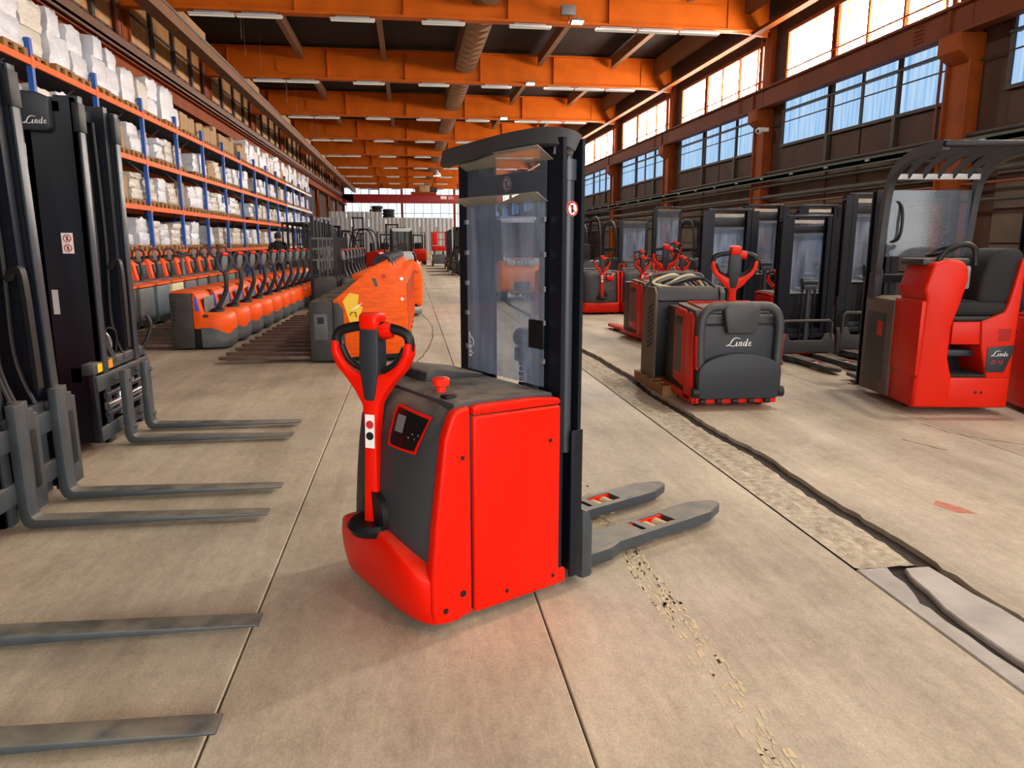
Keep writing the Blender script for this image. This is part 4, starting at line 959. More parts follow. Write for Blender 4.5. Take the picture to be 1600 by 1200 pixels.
# ride-on trucks with tall orange side panels; forks point left
def ride_on(name, label):
    t = thing(name, label, 'ride-on truck')
    W = .36
    bc = B().box(-.3, 0, -W, W, .03, .77, bev=.02).obj('battery_case', 'grey_dark', t)
    for s in (-1, 1):
        B().box(-.22, -.06, s * W, s * (W + .004), .3, .62, bev=.001).obj('battery_plate', 'grey_box', bc)
        B().prism([(-.18, .5), (-.1, .5), (-.1, .58), (-.18, .58)], 'y', s * (W + .004), s * (W + .007)).obj('battery_handle', 'black', bc)
        p = B().prism([(-.3, .06), (-.3, .79), (-.36, .83), (-.78, 1.19), (-.88, 1.24), (-1.0, 1.26), (-1.03, 1.24), (-1.06, 1.15), (-1.1, 1.13), (-1.19, 1.12), (-1.21, 1.08), (-1.22, .2), (-1.15, .12)], 'y', s * (W + .01), s * (W - .03), bev=.008).obj('side_panel', 'orange_worn', t)
        B().prism([(-.3, .03), (-.3, .76), (-.36, .76), (-.42, .68), (-.44, .03)], 'y', s * (W + .018), s * (W + .005), bev=.004).obj('battery_cheek', 'grey_dark', p)
        for x, z in ((-1.15, 1.05), (-1.15, .8)): B().cyl((x, s * W, z), (x, s * (W + .014), z), .022, 10).obj('bolt', 'steel', p)
    B().box(-1.2, -.3, -W + .03, W - .03, .04, .2, bev=.02).obj('platform', 'black', t)
    B().prism([(-.3, .2), (-.3, .8), (-.42, .86), (-.5, .86), (-.55, .2)], 'y', -W + .03, W - .03, bev=.02).obj('dashboard', 'grey_plastic', t)
    B().tube(smooth_pts([(-1.02, -.3, 1.16), (-1.0, -.3, 1.3), (-.92, -.3, 1.33), (-.84, -.3, 1.3), (-.8, -.3, 1.2)], 4), .02, 8).tube(smooth_pts([(-1.02, .3, 1.16), (-1.0, .3, 1.3), (-.92, .3, 1.33), (-.84, .3, 1.3), (-.8, .3, 1.2)], 4), .02, 8).tube([(-.92, -.3, 1.33), (-.92, .3, 1.33)], .018, 8).obj('grab_bar', 'charcoal_clean', t)
    B().box(-1.22, -1.1, -W + .03, W - .03, .2, 1.0, bev=.02).obj('backrest', 'black', t)
    for s in (-1, 1):
        y0, y1 = (s * .28, s * .11) if s < 0 else (.11, .28)
        B().box(0, 1.02, y0, y1, .045, .09, bev=.006).prism([(1.0, y0), (1.0, y1), (1.12, y1 - .03), (1.15, (y0 + y1) / 2), (1.12, y0 + .03)], 'z', .05, .085).obj('fork', 'fork_worn', t)
        wheel(t, (-.9, s * .26, .08), .08, .07)
    return t
r3 = ride_on('ride_on_truck', 'orange ride-on pallet truck with yellow decal, nearest of the tall-panel row')
r3.location = (-1.26, 9.64, 0); r3.rotation_euler = (0, 0, PI); r3['group'] = 'tall orange ride-on trucks'
r3b = [dup(r3, (-1.26 + .018 * k, 9.64 + .82 * k, 0), PI, 'tall orange ride-on truck, %s from the camera behind the foreground tiller' % ORD[k], 'tall orange ride-on trucks') for k in range(1, 7)]
# decal on the nearest panel (local frame is turned by 180 degrees: near side is +y)
dp = B().prism([(-.42, .78), (-.5, .88), (-.62, .86), (-.6, .74), (-.66, .7), (-.6, .52), (-.5, .5), (-.46, .64)], 'y', .3705, .3725).obj('decal', 'yellow', r3)
B().prism([(-.5, .66), (-.6, .7), (-.66, .76), (-.56, .7)], 'y', .3725, .3735).obj('decal_stripe', 'white', dp)
B().tube([(-.5, .374, .6), (-.52, .374, .64), (-.57, .374, .64), (-.58, .374, .58)], .006, 5).obj('decal_mark', 'black', dp)
B().prism([(-.78, 1.06), (-.83, 1.06), (-.86, .96), (-.82, .95)], 'y', .3705, .372).obj('worn_label', 'dust_brown', r3)
B().cyl((-.93, .3705, 1.08), (-.93, .372, 1.08), .028, 14).obj('round_sticker', 'sticker_red', r3)
# two rounded orange trucks at the end of that row
def round_truck(name, label):
    t = thing(name, label, 'ride-on truck')
    def sh(u, v):
        ph = -PI / 2 + PI * u; k = round(v * 8); z = [.18, .2, .3, .6, .9, 1.05, 1.1, 1.12, 1.12][k]; a = [.2, .26, .27, .28, .27, .24, .2, .14, .0][k]; s, c = math.sin(ph), math.cos(ph)
        z += .1 * abs(s) ** 3 * (k < 2); return (-.95 - a * abs(c) ** .6, (.36 if k < 5 else .35 if k == 5 else .32) * math.copysign(abs(s) ** .5, s), z)
    B().grid(sh, 30, 8).obj('rear_shell', 'orange_worn', t, smooth=60)
    B().box(-.97, -.3, -.36, .36, .15, .85, bev=.03).obj('body', 'orange_worn', t)
    B().box(-1.2, -.3, -.33, .33, .04, .2, bev=.03).obj('base', 'galv', t)
    B().box(-.3, 0, -.36, .36, .03, .75, bev=.02).obj('battery_case', 'grey_dark', t)
    B().tube(smooth_pts([(-1.1, -.26, 1.05), (-1.08, -.24, 1.22), (-1.05, 0, 1.26), (-1.08, .24, 1.22), (-1.1, .26, 1.05)], 4), .022, 8).obj('grab_bar', 'black', t)
    for s in (-1, 1):
        y0, y1 = (s * .28, s * .11) if s < 0 else (.11, .28)
        B().box(0, 1.12, y0, y1, .045, .09, bev=.006).obj('fork', 'fork_worn', t); wheel(t, (-.9, s * .24, .08), .08, .07)
    return t
rt = round_truck('ride_on_truck', 'orange truck with rounded rear and pencilled writing, end of the row'); rt.location = (-.98, 15.5, 0); rt.rotation_euler = (0, 0, PI)
text('COMOIZ', .075, 'grey_dark', rt, (-1.0, .363, .9), (-1, 0, 0), (0, 0, 1), 'handwriting', shear=.2)
dup(rt, (-.98, 16.4, 0), PI, 'orange truck with rounded rear just behind the one with writing', None)
# grey-topped tiller trucks and guarded stackers further back
def grey_truck(name, label):
    t = thing(name, label, 'pallet truck')
    def sh(u, v):
        ph = -PI / 2 + PI * u; k = round(v * 5); z = [.08, .2, .5, .66, .7, .71][k]; a = [.3, .32, .3, .27, .22, .0][k]; s, c = math.sin(ph), math.cos(ph)
        return (-.3 - a * abs(c) ** .7, .34 * math.copysign(abs(s) ** .6, s) * (1 if k < 4 else .9), z)
    B().grid(sh, 24, 5).obj('front_cover', 'grey_plastic', t, smooth=60)
    B().box(-.32, 0, -.35, .35, .05, .78, bev=.03).obj('body', 'orange', t)
    black_tiller(t, (-.45, 0, .7), R(6), .4, -.04, R(-50))
    for s in (-1, 1):
        y0, y1 = (s * .28, s * .11) if s < 0 else (.11, .28)
        B().box(0, 1.12, y0, y1, .045, .09, bev=.006).obj('fork', 'fork_worn', t)
    wheel(t, (-.4, 0, .09), .09, .07, 'drive_wheel')
    return t
gt = grey_truck('grey_pallet_truck', 'x')
for k in range(7):
    lab = 'grey-fronted pallet truck with red-capped tiller, %s behind the tall orange panels' % ORD[k]
    loc = (-1.0 + .02 * k, 17.4 + .85 * k, 0)
    if k == 0: gt.location = loc; gt['label'] = lab; gt['group'] = 'grey-fronted pallet trucks'
    else: dup(gt, loc, 0, lab, 'grey-fronted pallet trucks')
# ================================================================ RIGHT SIDE
# ---- platform pallet truck with hoop and folded platform
def platform_truck(name, label, yaw=0):
    t = thing(name, label, 'pallet truck')
    W = .4
    B().box(.04, .98, -W, W, .05, .12, bev=.015).box(.0, .08, -W + .02, W - .02, .06, .13, bev=.01).obj('base_skirt', 'red_shaded', t)
    B().box(.08, .95, -W + .03, W - .03, .1, .88, bev=.02).obj('chassis', 'black', t)
    for s in (-1, 1):
        p = B().prism([(.1, .06), (.3, .06), (.3, .86), (.2, .88), (.12, .84)], 'y', s * W, s * (W - .06), bev=.015).obj('side_column', 'red_shaded', t)
        q = B().prism([(.315, .16), (.62, .2), (.62, .9), (.315, .88)], 'y', s * W, s * (W - .05), bev=.012).obj('side_panel', 'red_shaded', t)
        B().box(.37, .58, s * (W + .004), s * (W - .01), .28, .82, bev=.006).obj('panel_insert', 'dust_brown', q)
        B().box(.37, .58, s * (W + .006), s * (W - .01), .74, .81, bev=.003).obj('panel_slot', 'black', q)
    B().prism([(.06, .5), (.06, .84), (.12, .9), (.62, .93), (.62, .86), (.12, .82), (.1, .5)], 'y', -W + .02, W - .02, bev=.015).obj('cowl', 'charcoal', t)
    B().tube([(.16, -.3, .905), (.16, .3, .905), (.55, .3, .935), (.55, -.3, .935)], .012, 6, closed=True).obj('cowl_rim', 'red_shaded', t)
    # front shield and folded platform, arched top
    B().box(.02, .09, -.36, .36, .14, .78, bev=.03, seg=3).obj('front_shield', 'charcoal_clean', t)
    arch = [(-.385, .14)] + [(-.385, .36)] + [(-.385 * math.cos(a), .36 + .165 * math.sin(a)) for a in [PI * i / 14 for i in range(1, 14)]] + [(.385, .36), (.385, .14), (.34, .11), (-.34, .11)]
    pf = B().prism(arch, 'x', -.06, .0, bev=.016, seg=3).obj('folding_platform', 'charcoal_clean', t)
    for k in range(5): B().cyl((-.03, -.3 + k * .15, .09), (-.03, -.25 + k * .15, .09), .025, 10).obj('platform_hinge', 'black', pf)
    for s in (-1, 1): B().lathe([(.01, s * .37), (.05, s * .37), (.05, s * .42), (.01, s * .42)], (-.02, 0, .17), 'y', 14).obj('platform_stop', 'black', pf)
    B().prism([(-.13, .70), (.13, .70), (.17, .9), (.15, .96), (-.15, .96), (-.17, .9)], 'x', -.05, .05, bev=.02).obj('back_pad', 'charcoal', t)
    logo(.24, 'white', t, (.0175, -.0, .615), (0, -1, 0), (0, 0, 1))
    hp = [(.0, -.355, .4), (-.0, -.365, .7), (.0, -.35, .84), (.0, -.29, .92), (.0, -.18, .94), (.0, .18, .94), (.0, .29, .92), (.0, .35, .84), (.0, .365, .7), (.0, .355, .4)]
    B().tube(smooth_pts(hp, 3), .042, 10).obj('hoop_handle', 'charcoal', t)
    for s in (-1, 1): B().tube([(.0, s * .37, .38), (.0, s * .385, .68)], .03, 8).obj('hoop_marker', 'red_shaded', t)
    tiller(t, (.24, 0, .9), R(6), .18, 'red_shaded', 1.15, False, yaw)
    for s in (-1, 1):
        y0, y1 = (s * .28, s * .1) if s < 0 else (.1, .28)
        B().box(.95, 1.95, y0, y1, .045, .09, bev=.008).prism([(1.93, y0), (1.93, y1), (2.06, y1 - .04), (2.09, (y0 + y1) / 2), (2.06, y0 + .04)], 'z', .05, .085).obj('fork', 'red_shaded', t)
        B().lathe([(.01, y0 + .03), (.035, y0 + .03), (.035, y1 - .03), (.01, y1 - .03)], (1.7, 0, .036), 'y', 10).obj('load_roller', 'rubber', t)
        wheel(t, (.2, s * .3, .06), .06, .05, 'caster')
    wheel(t, (.3, 0, .1), .1, .08, 'drive_wheel')
    return t
HY = PI / 2
n20 = platform_truck('platform_truck', 'red platform pallet truck with black hoop, folded step and white lettering', R(-12))
n20.location = (2.9, 6.14, 0); n20.rotation_euler = (0, 0, HY - R(2))
n2 = dup(n20, (3.84, 10.55, 0), HY + R(4), 'red platform pallet truck with bright red forks, behind the dusty battery unit')
# ---- dusty power unit standing on a wooden pallet
t = thing('battery_unit', 'dusty grey battery unit with loose cables on a small wooden pallet', 'battery', (2.5, 7.2, .105), HY)
B().prism([(0, 0), (.42, 0), (.42, .8), (.36, .9), (.28, .94), (.06, .94), (0, .88)], 'y', -.72, -.66, bev=.012).obj('side_plate', 'charcoal', t); B().prism([(0, 0), (.42, 0), (.42, .8), (.36, .9), (.28, .94), (.06, .94), (0, .88)], 'y', 0, .03, bev=.012).obj('side_plate', 'dust_brown', t)
B().box(.03, .4, -.66, .0, .02, .8, bev=.02).obj('core', 'black', t)
B().prism([(.0, .8), (.42, .76), (.4, .86), (.3, .93), (.05, .95)], 'y', -.66, .0, bev=.02).obj('top_cover', 'charcoal', t)
for k in range(6):
    B().tube(smooth_pts([(.05 + .05 * k, -.62 + .04 * k, .93), (.1 + .03 * k, -.5 + .05 * k, 1.02 + .02 * (k % 3)), (.2, -.3 + .06 * k, .98), (.35 - .03 * k, -.1 - .02 * k, .93)], 5), .014, 7).obj('cable', ['black', 'grey_plastic', 'cream'][k % 3], t)
B().tube(smooth_pts([(-.02, -.1, .6), (-.06, -.14, .35), (-.1, -.12, .1), (-.04, -.18, .0), (.0, -.3, .02)], 5), .014, 7).obj('cable', 'galv', t)
bk = B()
for i in range(9):
    for j in range(7): bk.box(.06 + .025 * j, .072 + .025 * j, .03, .033, .35 + .05 * i - .01 * j, .38 + .05 * i - .01 * j)
bk.obj('vent_perforation', 'black', t, kind='stuff')
B().tube(smooth_pts([(.4, -.6, .93), (.44, -.6, 1.05), (.44, -.1, 1.05), (.4, -.08, .93)], 4), .022, 8).obj('lifting_handle', 'charcoal', t)
o = link('pallet', None, None, (2.86, 7.3, 0)); tag(o, 'small wooden pallet under the dusty battery unit', 'pallet')
for y in (-.5, -.1, .3): B().box(-.42, .42, y, y + .14, 0, .022).obj('bottom_board', 'wood', o)
for x in (-.42, -.06, .3): B().box(x, x + .12, -.5, .44, .022, .082).obj('runner', 'wood', o)
for k in range(5): B().box(-.42, .42, -.5 + k * .2, -.36 + k * .2, .082, .104).obj('deck_board', 'wood', o)

# ---- row of pedestrian trucks facing the camera
t20 = linde_truck('pedestrian_truck', 'x', 'pallet truck', mast=False, red='red_shaded', flat=True)
T20 = [(3.08, 15.35, 'red tiller truck half hidden behind the foreground mast'), (3.95, 15.15, 'red tiller truck with red number, second in the facing row'), (4.79, 15.1, 'red tiller truck third in the row facing the camera'), (5.66, 15.1, 'red tiller truck fourth in the facing row, below the tall mast')]
for k, (x, y, lab) in enumerate(T20):
    if k == 0: t20.location = (x, y, 0); t20.rotation_euler = (0, 0, HY); t20['label'] = lab; t20['group'] = 'red tiller trucks facing the camera'
    else: dup(t20, (x, y, 0), HY + R([0, 0, 3, -2][k]), lab, 'red tiller trucks facing the camera')
# ---- stackers with masts and shields
stk = linde_truck('mast_stacker', 'x', 'stacker', red='red_shaded', H=1.9, guardbar=True, forks='charcoal', detail=False)
ST = [(5.02, 9.35, -HY, 'dark mast stacker with guard bar and dusty forks towards the camera'), (4.2, 9.9, -HY, 'dark mast stacker directly behind the red platform truck tiller'), (5.75, 18.2, HY, 'low dark mast stacker with clear shield behind the facing row'),
      (6.75, 18.5, HY, 'tallest clear-shield mast behind the facing red row'), (5.8, 12.1, -HY, 'mast stacker with grey shield behind the two nearest masts, left'), (6.75, 12.1, -HY, 'mast stacker with grey shield behind the two nearest masts, right'), (7.0, 15.5, HY, 'mast stacker with bare top frame near the wall'), (6.0, 9.5, -HY - R(4), 'mast stacker with red-handled tiller left of the roofed truck'),
      (8.2, 14, HY, 'mast stacker farthest right by the brown wall')]
for k, (x, y, rz, lab) in enumerate(ST):
    if k == 0: stk.location = (x, y, 0); stk.rotation_euler = (0, 0, rz); stk['label'] = lab; stk['group'] = 'stackers on the right side'; c = stk
    else: c = dup(stk, (x, y, 0), rz, lab, 'stackers on the right side')
    c.scale = (1, 1, [.95, 1.0, 1.08, 1.25, 1.09, 1.09, 1.05, 1.1, 1.1][k])
rs = linde_truck('side_stacker', 'red stacker with dark side window at the right edge', 'stacker', red='red_shaded', H=2.2, detail=False)
rs.location = (5.72, 5.42, 0); rs.rotation_euler = (0, 0, HY - R(14))

# ---- roofed seated truck
def seated_truck(name, label):
    t = thing(name, label, 'fork truck')
    W = .41
    # x: towards the forks (away from the camera), y: to the left in the photo
    B().box(.0, .98, -W, W, .05, .34, bev=.03, seg=3).obj('base', 'red_shaded', t)
    B().prism([(-.03, W + .01), (-.03, -W), (.05, -W), (.05, W + .01)], 'z', .06, .33, bev=.02, seg=3).obj('rear_skirt', 'red_shaded', t)
    # left control column with a waist
    col = [(W + .01, .06), (.1, .06), (.1, .33), (.15, .5), (.15, .78), (.09, 1.0), (.05, 1.18), (.06, 1.28), (.11, 1.34), (.24, 1.36), (.36, 1.32), (W + .01, 1.1), (W - .02, 1.02)]
    B().prism(col, 'x', -.04, .42, bev=.03, seg=3).obj('control_column', 'red_shaded', t)
    B().prism([(-.03, .35), (.44, .35), (.44, 1.0), (-.03, 1.0)], 'y', W - .03, W + .012, bev=.01).obj('column_side', 'red_shaded', t)
    # footwell
    B().box(.36, .4, -.26, .18, .3, .9).box(.02, .4, -.26, .16, .3, .34, bev=.01).obj('footwell', 'black', t)
    B().box(-.02, .3, -.27, .14, .335, .36, bev=.006).obj('foot_mat', 'rubber', t)
    B().box(.1, .3, -.2, .1, .5, .56, bev=.01).obj('pedal', 'charcoal_clean', t)
    # seat pedestal right with backrest wing
    ped = [(-.2, .32), (-W, .32), (-W - .005, .8), (-W - .01, 1.36), (-W + .03, 1.36), (-W + .09, 1.0), (-W + .12, .9), (-.1, .82), (-.12, .6)]
    B().prism(ped, 'x', -.03, .5, bev=.018, seg=3).obj('seat_pedestal', 'red_shaded', t)
    B().prism([(-.012, .82), (.5, .82), (.5, .62), (-.012, .62)], 'y', -.3, .13, bev=.015).obj('seat_box', 'red_shaded', t)
    B().prism([(-.18, .38), (-.34, .38), (-.4, .55), (-.4, .62), (-.18, .6)], 'x', -.036, -.028, bev=.002).obj('badge_panel', 'charcoal_clean', t)
    logo(.15, 'white', t, (-.0365, -.285, .545), (0, -1, 0), (0, 0, 1)); text('D 12', .05, 'sticker_red', t, (-.0365, -.27, .47), (0, -1, 0), (0, 0, 1), shear=.25)
    for k in range(6): B().box(-.034, -.03, -.36, -.26, .66 + k * .018, .666 + k * .018).obj('vent', 'black', t)
    for k, (y, z) in enumerate(((-.12, .2), (-.17, .2), (.3, .22))): B().cyl((-.034, y, z), (-.028, y, z), .012, 10).obj('bolt', 'black', t)
    # seat
    B().box(.0, .46, -.36, .12, .82, .87, bev=.015).obj('seat_suspension', 'black', t)
    B().box(-.01, .47, -.34, .18, .87, 1.0, bev=.05, seg=3).obj('seat_cushion', 'seat_black', t)
    B().prism([(-.06, .98), (-.34, .98), (-.4, 1.2), (-.43, 1.38), (-.38, 1.45), (-.22, 1.44), (-.12, 1.36), (-.08, 1.2)], 'x', .0, .46, bev=.04, seg=3).obj('seat_back', 'seat_black', t)
    # dashboard, arm rest, steering
    B().box(.05, .45, .0, W, 1.3, 1.36, bev=.02).obj('dashboard', 'charcoal', t)
    B().tube(smooth_pts([(.02, .3, 1.34), (.02, .22, 1.44), (.02, .08, 1.48), (.02, .0, 1.44), (.02, -.02, 1.3)], 4), .024, 8).obj('arm_loop', 'black', t)
    B(Matrix.Translation((.25, .15, 1.42)) @ Matrix.Rotation(R(-20), 4, 'X')).tube([(.12 * math.cos(q), .12 * math.sin(q), 0) for q in [2 * PI * i / 18 for i in range(18)]], .014, 8, closed=True).obj('steering_wheel', 'black', t)
    B().box(-.025, .05, .03, .08, 1.1, 1.3, bev=.02).obj('side_cap', 'grey_plastic', t)
    # battery compartment in front, dusty cover
    bc = B().box(.42, 1.0, -W + .02, W + .03, .06, .98, bev=.03).obj('battery_box', 'dust_brown', t)
    B().box(.52, .9, W + .03, W + .036, .2, .84, bev=.003).obj('battery_door', 'charcoal', bc)
    B().box(.58, .68, W + .036, W + .038, .62, .76).obj('warning_label', 'sticker_red', bc)
    # mast
    for s in (-1, 1):
        B().box(1.02, 1.14, s * .3, s * .36, .06, 2.0).box(1.02, 1.04, s * .36, s * .4, .06, 2.0).box(1.12, 1.14, s * .36, s * .4, .06, 2.0).obj('mast_rail', 'mast', t)
        y0, y1 = (s * .28, s * .1) if s < 0 else (.1, .28)
        B().box(1.14, 1.65, y0, y1, .045, .09, bev=.008).obj('fork', 'fork_grey', t); wheel(t, (.3, s * .28, .09), .09, .08)
    B().box(1.04, 1.1, -.36, .36, 1.9, 1.98).box(1.04, 1.1, -.36, .36, 1.1, 1.18).obj('mast_cross_bar', 'mast', t)
    # overhead guard: two posts curving into roof arms that reach over the operator
    for s in (-1, 1):
        y = s * W
        B().tube(smooth_pts([(.9, y, .95), (.86, y, 1.4), (.8, y, 1.95), (.68, y, 2.14), (.4, y, 2.25), (.0, y, 2.28), (-.12, y, 2.28)], 4), 1.0, prof=[(-.03, -.04), (.03, -.04), (.03, .04), (-.03, .04)], up=(1, 0, 0)).obj('guard_post', 'charcoal', t)
        B().prism([(.84, .92), (1.0, .92), (.98, 1.2), (.84, 1.24)], 'y', s * (W + .02), s * (W - .05), bev=.008).obj('post_bracket', 'charcoal', t)
        prohibit(t, (.765, s * W - .0, 1.97), (0, -1, 0), (0, 0, 1), .026)
    for k in range(5):
        y = -W + .14 + k * .137
        B().tube(smooth_pts([(.72, y, 2.1), (.6, y, 2.18), (.35, y, 2.26), (.0, y, 2.29), (-.1, y, 2.29)], 3), 1.0, prof=[(-.008, -.03), (.008, -.03), (.008, .03), (-.008, .03)], up=(1, 0, 0)).obj('roof_slat', 'charcoal', t)
    B().box(.7, .74, -W, W, 2.07, 2.12, bev=.006).obj('roof_cross_bar', 'dim_white', t)  # white colour stands for the reflection on this bar
    B().box(-.16, -.08, -W - .03, W + .03, 2.26, 2.31, bev=.015).obj('roof_rear_bar', 'black', t)
    B().box(.80, .803, -W + .03, W - .03, 1.36, 1.98).obj('windscreen', 'acrylic_clean', t)
    B().tube(smooth_pts([(.85, W - .0, 1.5), (.78, W - .12, 1.52), (.76, W - .14, 1.7), (.8, W - .12, 1.86), (.84, W - .0, 1.88)], 4), .014, 8).obj('grab_handle', 'black', t)
    return t
d12 = seated_truck('seated_stacker', 'red seated stacker with slatted roof guard and black seat at right')
d12.location = (4.78, 5.72, 0); d12.rotation_euler = (0, 0, HY - R(9))

# ================================================================ COUNTERBALANCE TRUCKS, FAR BACK
def forklift(name, label, body='charcoal_clean', cw='red_shaded', cab=False, H=2.15, plain=False):
    t = thing(name, label, 'fork truck')
    B().prism([(-1.25, .35), (-1.0, .22), (-.55, .22), (-.55, 1.0), (-.9, 1.05), (-1.2, 1.0), (-1.3, .75)], 'y', -.54, .54, bev=.06, seg=3).obj('counterweight', cw, t)
    B().prism([(-.56, .2), (.55, .2), (.55, .55), (.35, .6), (.3, .45), (-.1, .45), (-.2, .8), (-.56, .95)], 'y', -.52, .52, bev=.03).obj('chassis', body, t)
    for s in (-1, 1):
        B().tube(smooth_pts([(.42, s * .46, .55), (.2, s * .46, 1.6), (-.0, s * .46, 2.05), (-.6, s * .46, 2.1), (-.9, s * .46, 1.7), (-1.0, s * .46, 1.0)], 3), .035, 8).obj('guard_post', 'black', t)
        wheel(t, (.45, s * .46, .3), .3, .2); wheel(t, (-.85, s * .42, .24), .24, .17)
        B().box(.62, .72, s * .26, s * .36, .08, H).obj('mast_rail', 'mast', t)
        fork_L(t, .82, s * .3 - .05, s * .3 + .05, .7, 1.1, 'fork_worn')
    for k in range(5): B().box(-.62, .0, -.38 + k * .17, -.3 + k * .17, 2.08, 2.12).obj('roof_bar', 'black', t)
    B().box(-.7, -.25, -.25, .25, .86, 1.0, bev=.05).box(-.82, -.68, -.24, .24, .96, 1.45, bev=.05).obj('seat', 'seat_black', t)
    B().cyl((.22, 0, .5), (.06, 0, 1.15), .03, 8).obj('steering_column', 'black', t)
    B(Matrix.Translation((.05, 0, 1.18)) @ Matrix.Rotation(R(-30), 4, 'Y')).tube([(.17 * math.cos(q), .17 * math.sin(q), 0) for q in [2 * PI * i / 16 for i in range(16)]], .015, 6, closed=True).obj('steering_wheel', 'black', t)
    for z in (.3, 1.2, H - .1): B().box(.63, .71, -.36, .36, z, z + .1).obj('mast_cross_bar', 'mast', t)
    B().box(.74, .78, -.5, .5, .18, .3).box(.74, .78, -.5, .5, .55, .66).obj('carriage', 'mast', t)
    if cab:
        B().prism([(-.98, 1.02), (-.9, 1.05), (-.62, 2.04), (-.7, 2.04)], 'y', -.43, .43).obj('rear_window', 'glass', t)
        B().box(-1.0, -.94, -.5, .5, .98, 1.06, bev=.01).box(-.72, -.64, -.48, .48, 1.98, 2.14, bev=.02).obj('cab_frame', 'dim_white', t)
        for s in (-1, 1): B().prism([(.38, .6), (.18, 1.6), (.0, 2.03), (-.6, 2.06), (-.86, 1.7), (-.95, 1.05)], 'y', s * .48, s * .485).obj('side_window', 'glass', t)
    return t
st = forklift('counterbalance_truck', 'orange and white cab fork truck with dark lettering, seen through the shield', 'dim_white', 'still_orange', True, 2.1)
st.location = (2.72, 19.6, 0); st.rotation_euler = (0, 0, HY + R(3))
B().prism([(-.36, .92), (.36, .92), (.44, 1.1), (-.44, 1.1)], 'x', -1.31, -1.18, bev=.02).obj('rear_cap', 'dim_white', st)
text('STILL', .17, 'grey_dark', st, (-1.3125, 0, .985), (0, -1, 0), (0, 0, 1), bold=.01)
B().box(-1.315, -1.3, -.3, .3, 1.06, 1.09).obj('tail_light', 'sticker_red', st)
B().box(-1.33, -1.2, -.2, .2, .3, .52, bev=.03).obj('tow_recess', 'grey_dark', st)
fd = forklift('counterbalance_truck', 'dark fork truck with open guard just left of the facing row', 'black', 'charcoal_clean', False, 2.1)
fd.location = (4.35, 19.4, 0); fd.rotation_euler = (0, 0, HY)
far = [(2.75, 33.8, PI + .1, 'dark fork truck on the far right lane, nearest of three'), (2.7, 37.6, PI + .05, 'dark fork truck on the far right lane, middle of three'), (2.75, 41.5, PI, 'dark fork truck on the far right lane, last of three'),
       (6.6, 23.0, HY + .1, 'fork truck with tall guard by the right wall, nearest'), (8.6, 21.5, HY, 'fork truck with tall guard by the right wall, beside the window column'), (6.2, 28.5, HY, 'fork truck with tall guard by the right wall, farther back'), (9.3, 17.8, HY + .2, 'fork truck close under the right wall pipes')]
for x, y, rz, lab in far: dup(fd, (x, y, 0), rz, lab, 'dark fork trucks')
fr = forklift('counterbalance_truck', 'red and black fork truck left of the scissor lift', 'black', 'red_shaded', False, 2.0)
fr.location = (.55, 50.5, 0); fr.rotation_euler = (0, 0, HY)
for x, y, rz, lab in [(-1.5, 47, HY, 'red fork truck before the grey partition, left of the white one'), (-3.4, 44, .3, 'red fork truck before the grey partition at left'), (-2.6, 38, PI - .2, 'red fork truck in the middle of the far group'), (-4.9, 47, HY, 'red fork truck by the far end of the rack')]: dup(fr, (x, y, 0), rz, lab, 'red fork trucks far back')
fw = forklift('counterbalance_truck', 'grey-white fork truck with black seat before the partition', 'dim_white', 'dim_white', True, 2.2)
fw.location = (-.45, 36.5, 0); fw.rotation_euler = (0, 0, HY + .12)
dup(fw, (-3.6, 33, 0), HY - .4, 'grey-white fork truck left in the far group')
# tall narrow masts standing in the far group and beside the rack
def mast_only(name, label, H, col='mast', red=False):
    t = thing(name, label, 'reach truck')
    for s in (-1, 1):
        B().box(-.06, .06, s * .26, s * .36, .05, H).obj('mast_rail', col, t)
        B().box(.1, .75, s * .36, s * .46, .05, .2, bev=.02).obj('straddle_leg', 'red_shaded', t); wheel(t, (.7, s * .41, .1), .1, .08)
        fork_L(t, .14, s * .2 - .05, s * .2 + .05, .55, 1.0, 'fork_worn')
    for z in (.3, H * .5, H - .12): B().box(-.05, .05, -.34, .34, z, z + .1).obj('mast_cross_bar', col, t)
    B().cyl((0, 0, .2), (0, 0, H * .7), .04, 10).obj('lift_cylinder', 'mast_light', t)
    B().box(-.95, -.1, -.5, .5, .1, .95, bev=.05).obj('body', 'red_shaded' if red else 'grey_dark', t)
    B().box(-.9, -.2, -.45, .45, 2.05, 2.1, bev=.01).obj('roof', 'black', t)
    for x in (-.9, -.25):
        for s in (-1, 1): B().box(x, x + .05, s * .42, s * .46, .9, 2.06).obj('guard_post', 'black', t)
    for k in range(4): B().box(.11, .13, -.34 + k * .2, -.3 + k * .2, .5, 1.3).obj('backrest_bar', 'galv', t)
    B().box(.11, .13, -.36, .36, 1.28, 1.33).box(.11, .13, -.36, .36, .88, .92).obj('backrest_frame', 'galv', t)
    return t
mo = mast_only('reach_truck', 'x', 2.3)
g1 = [(-3.0, 24.2, 0), (-3.05, 25.6, 0), (-3.1, 27.0, 0), (-3.1, 28.4, 0), (-3.1, 29.8, 0)]
for k, (x, y, rz) in enumerate(g1):
    lab = 'black-masted reach truck behind the person, %s from the camera' % ORD[k]
    if k == 0: mo.location = (x, y, 0); mo['label'] = lab; mo['group'] = 'reach trucks beside the rack'
    else: dup(mo, (x, y, 0), rz, lab, 'reach trucks beside the rack')
mh = mast_only('reach_truck', 'tall black mast rising before the grey partition at left', 3.1); mh.location = (-3.3, 49.5, 0); mh.rotation_euler = (0, 0, -HY)
dup(mh, (-.95, 41.5, 0), -HY, 'tall black mast beside the grey-white truck far back').scale = (1, 1, .8)
dup(mh, (-5.2, 41.0, 0), -HY, 'tall black mast by the rack far back').scale = (1, 1, .82)
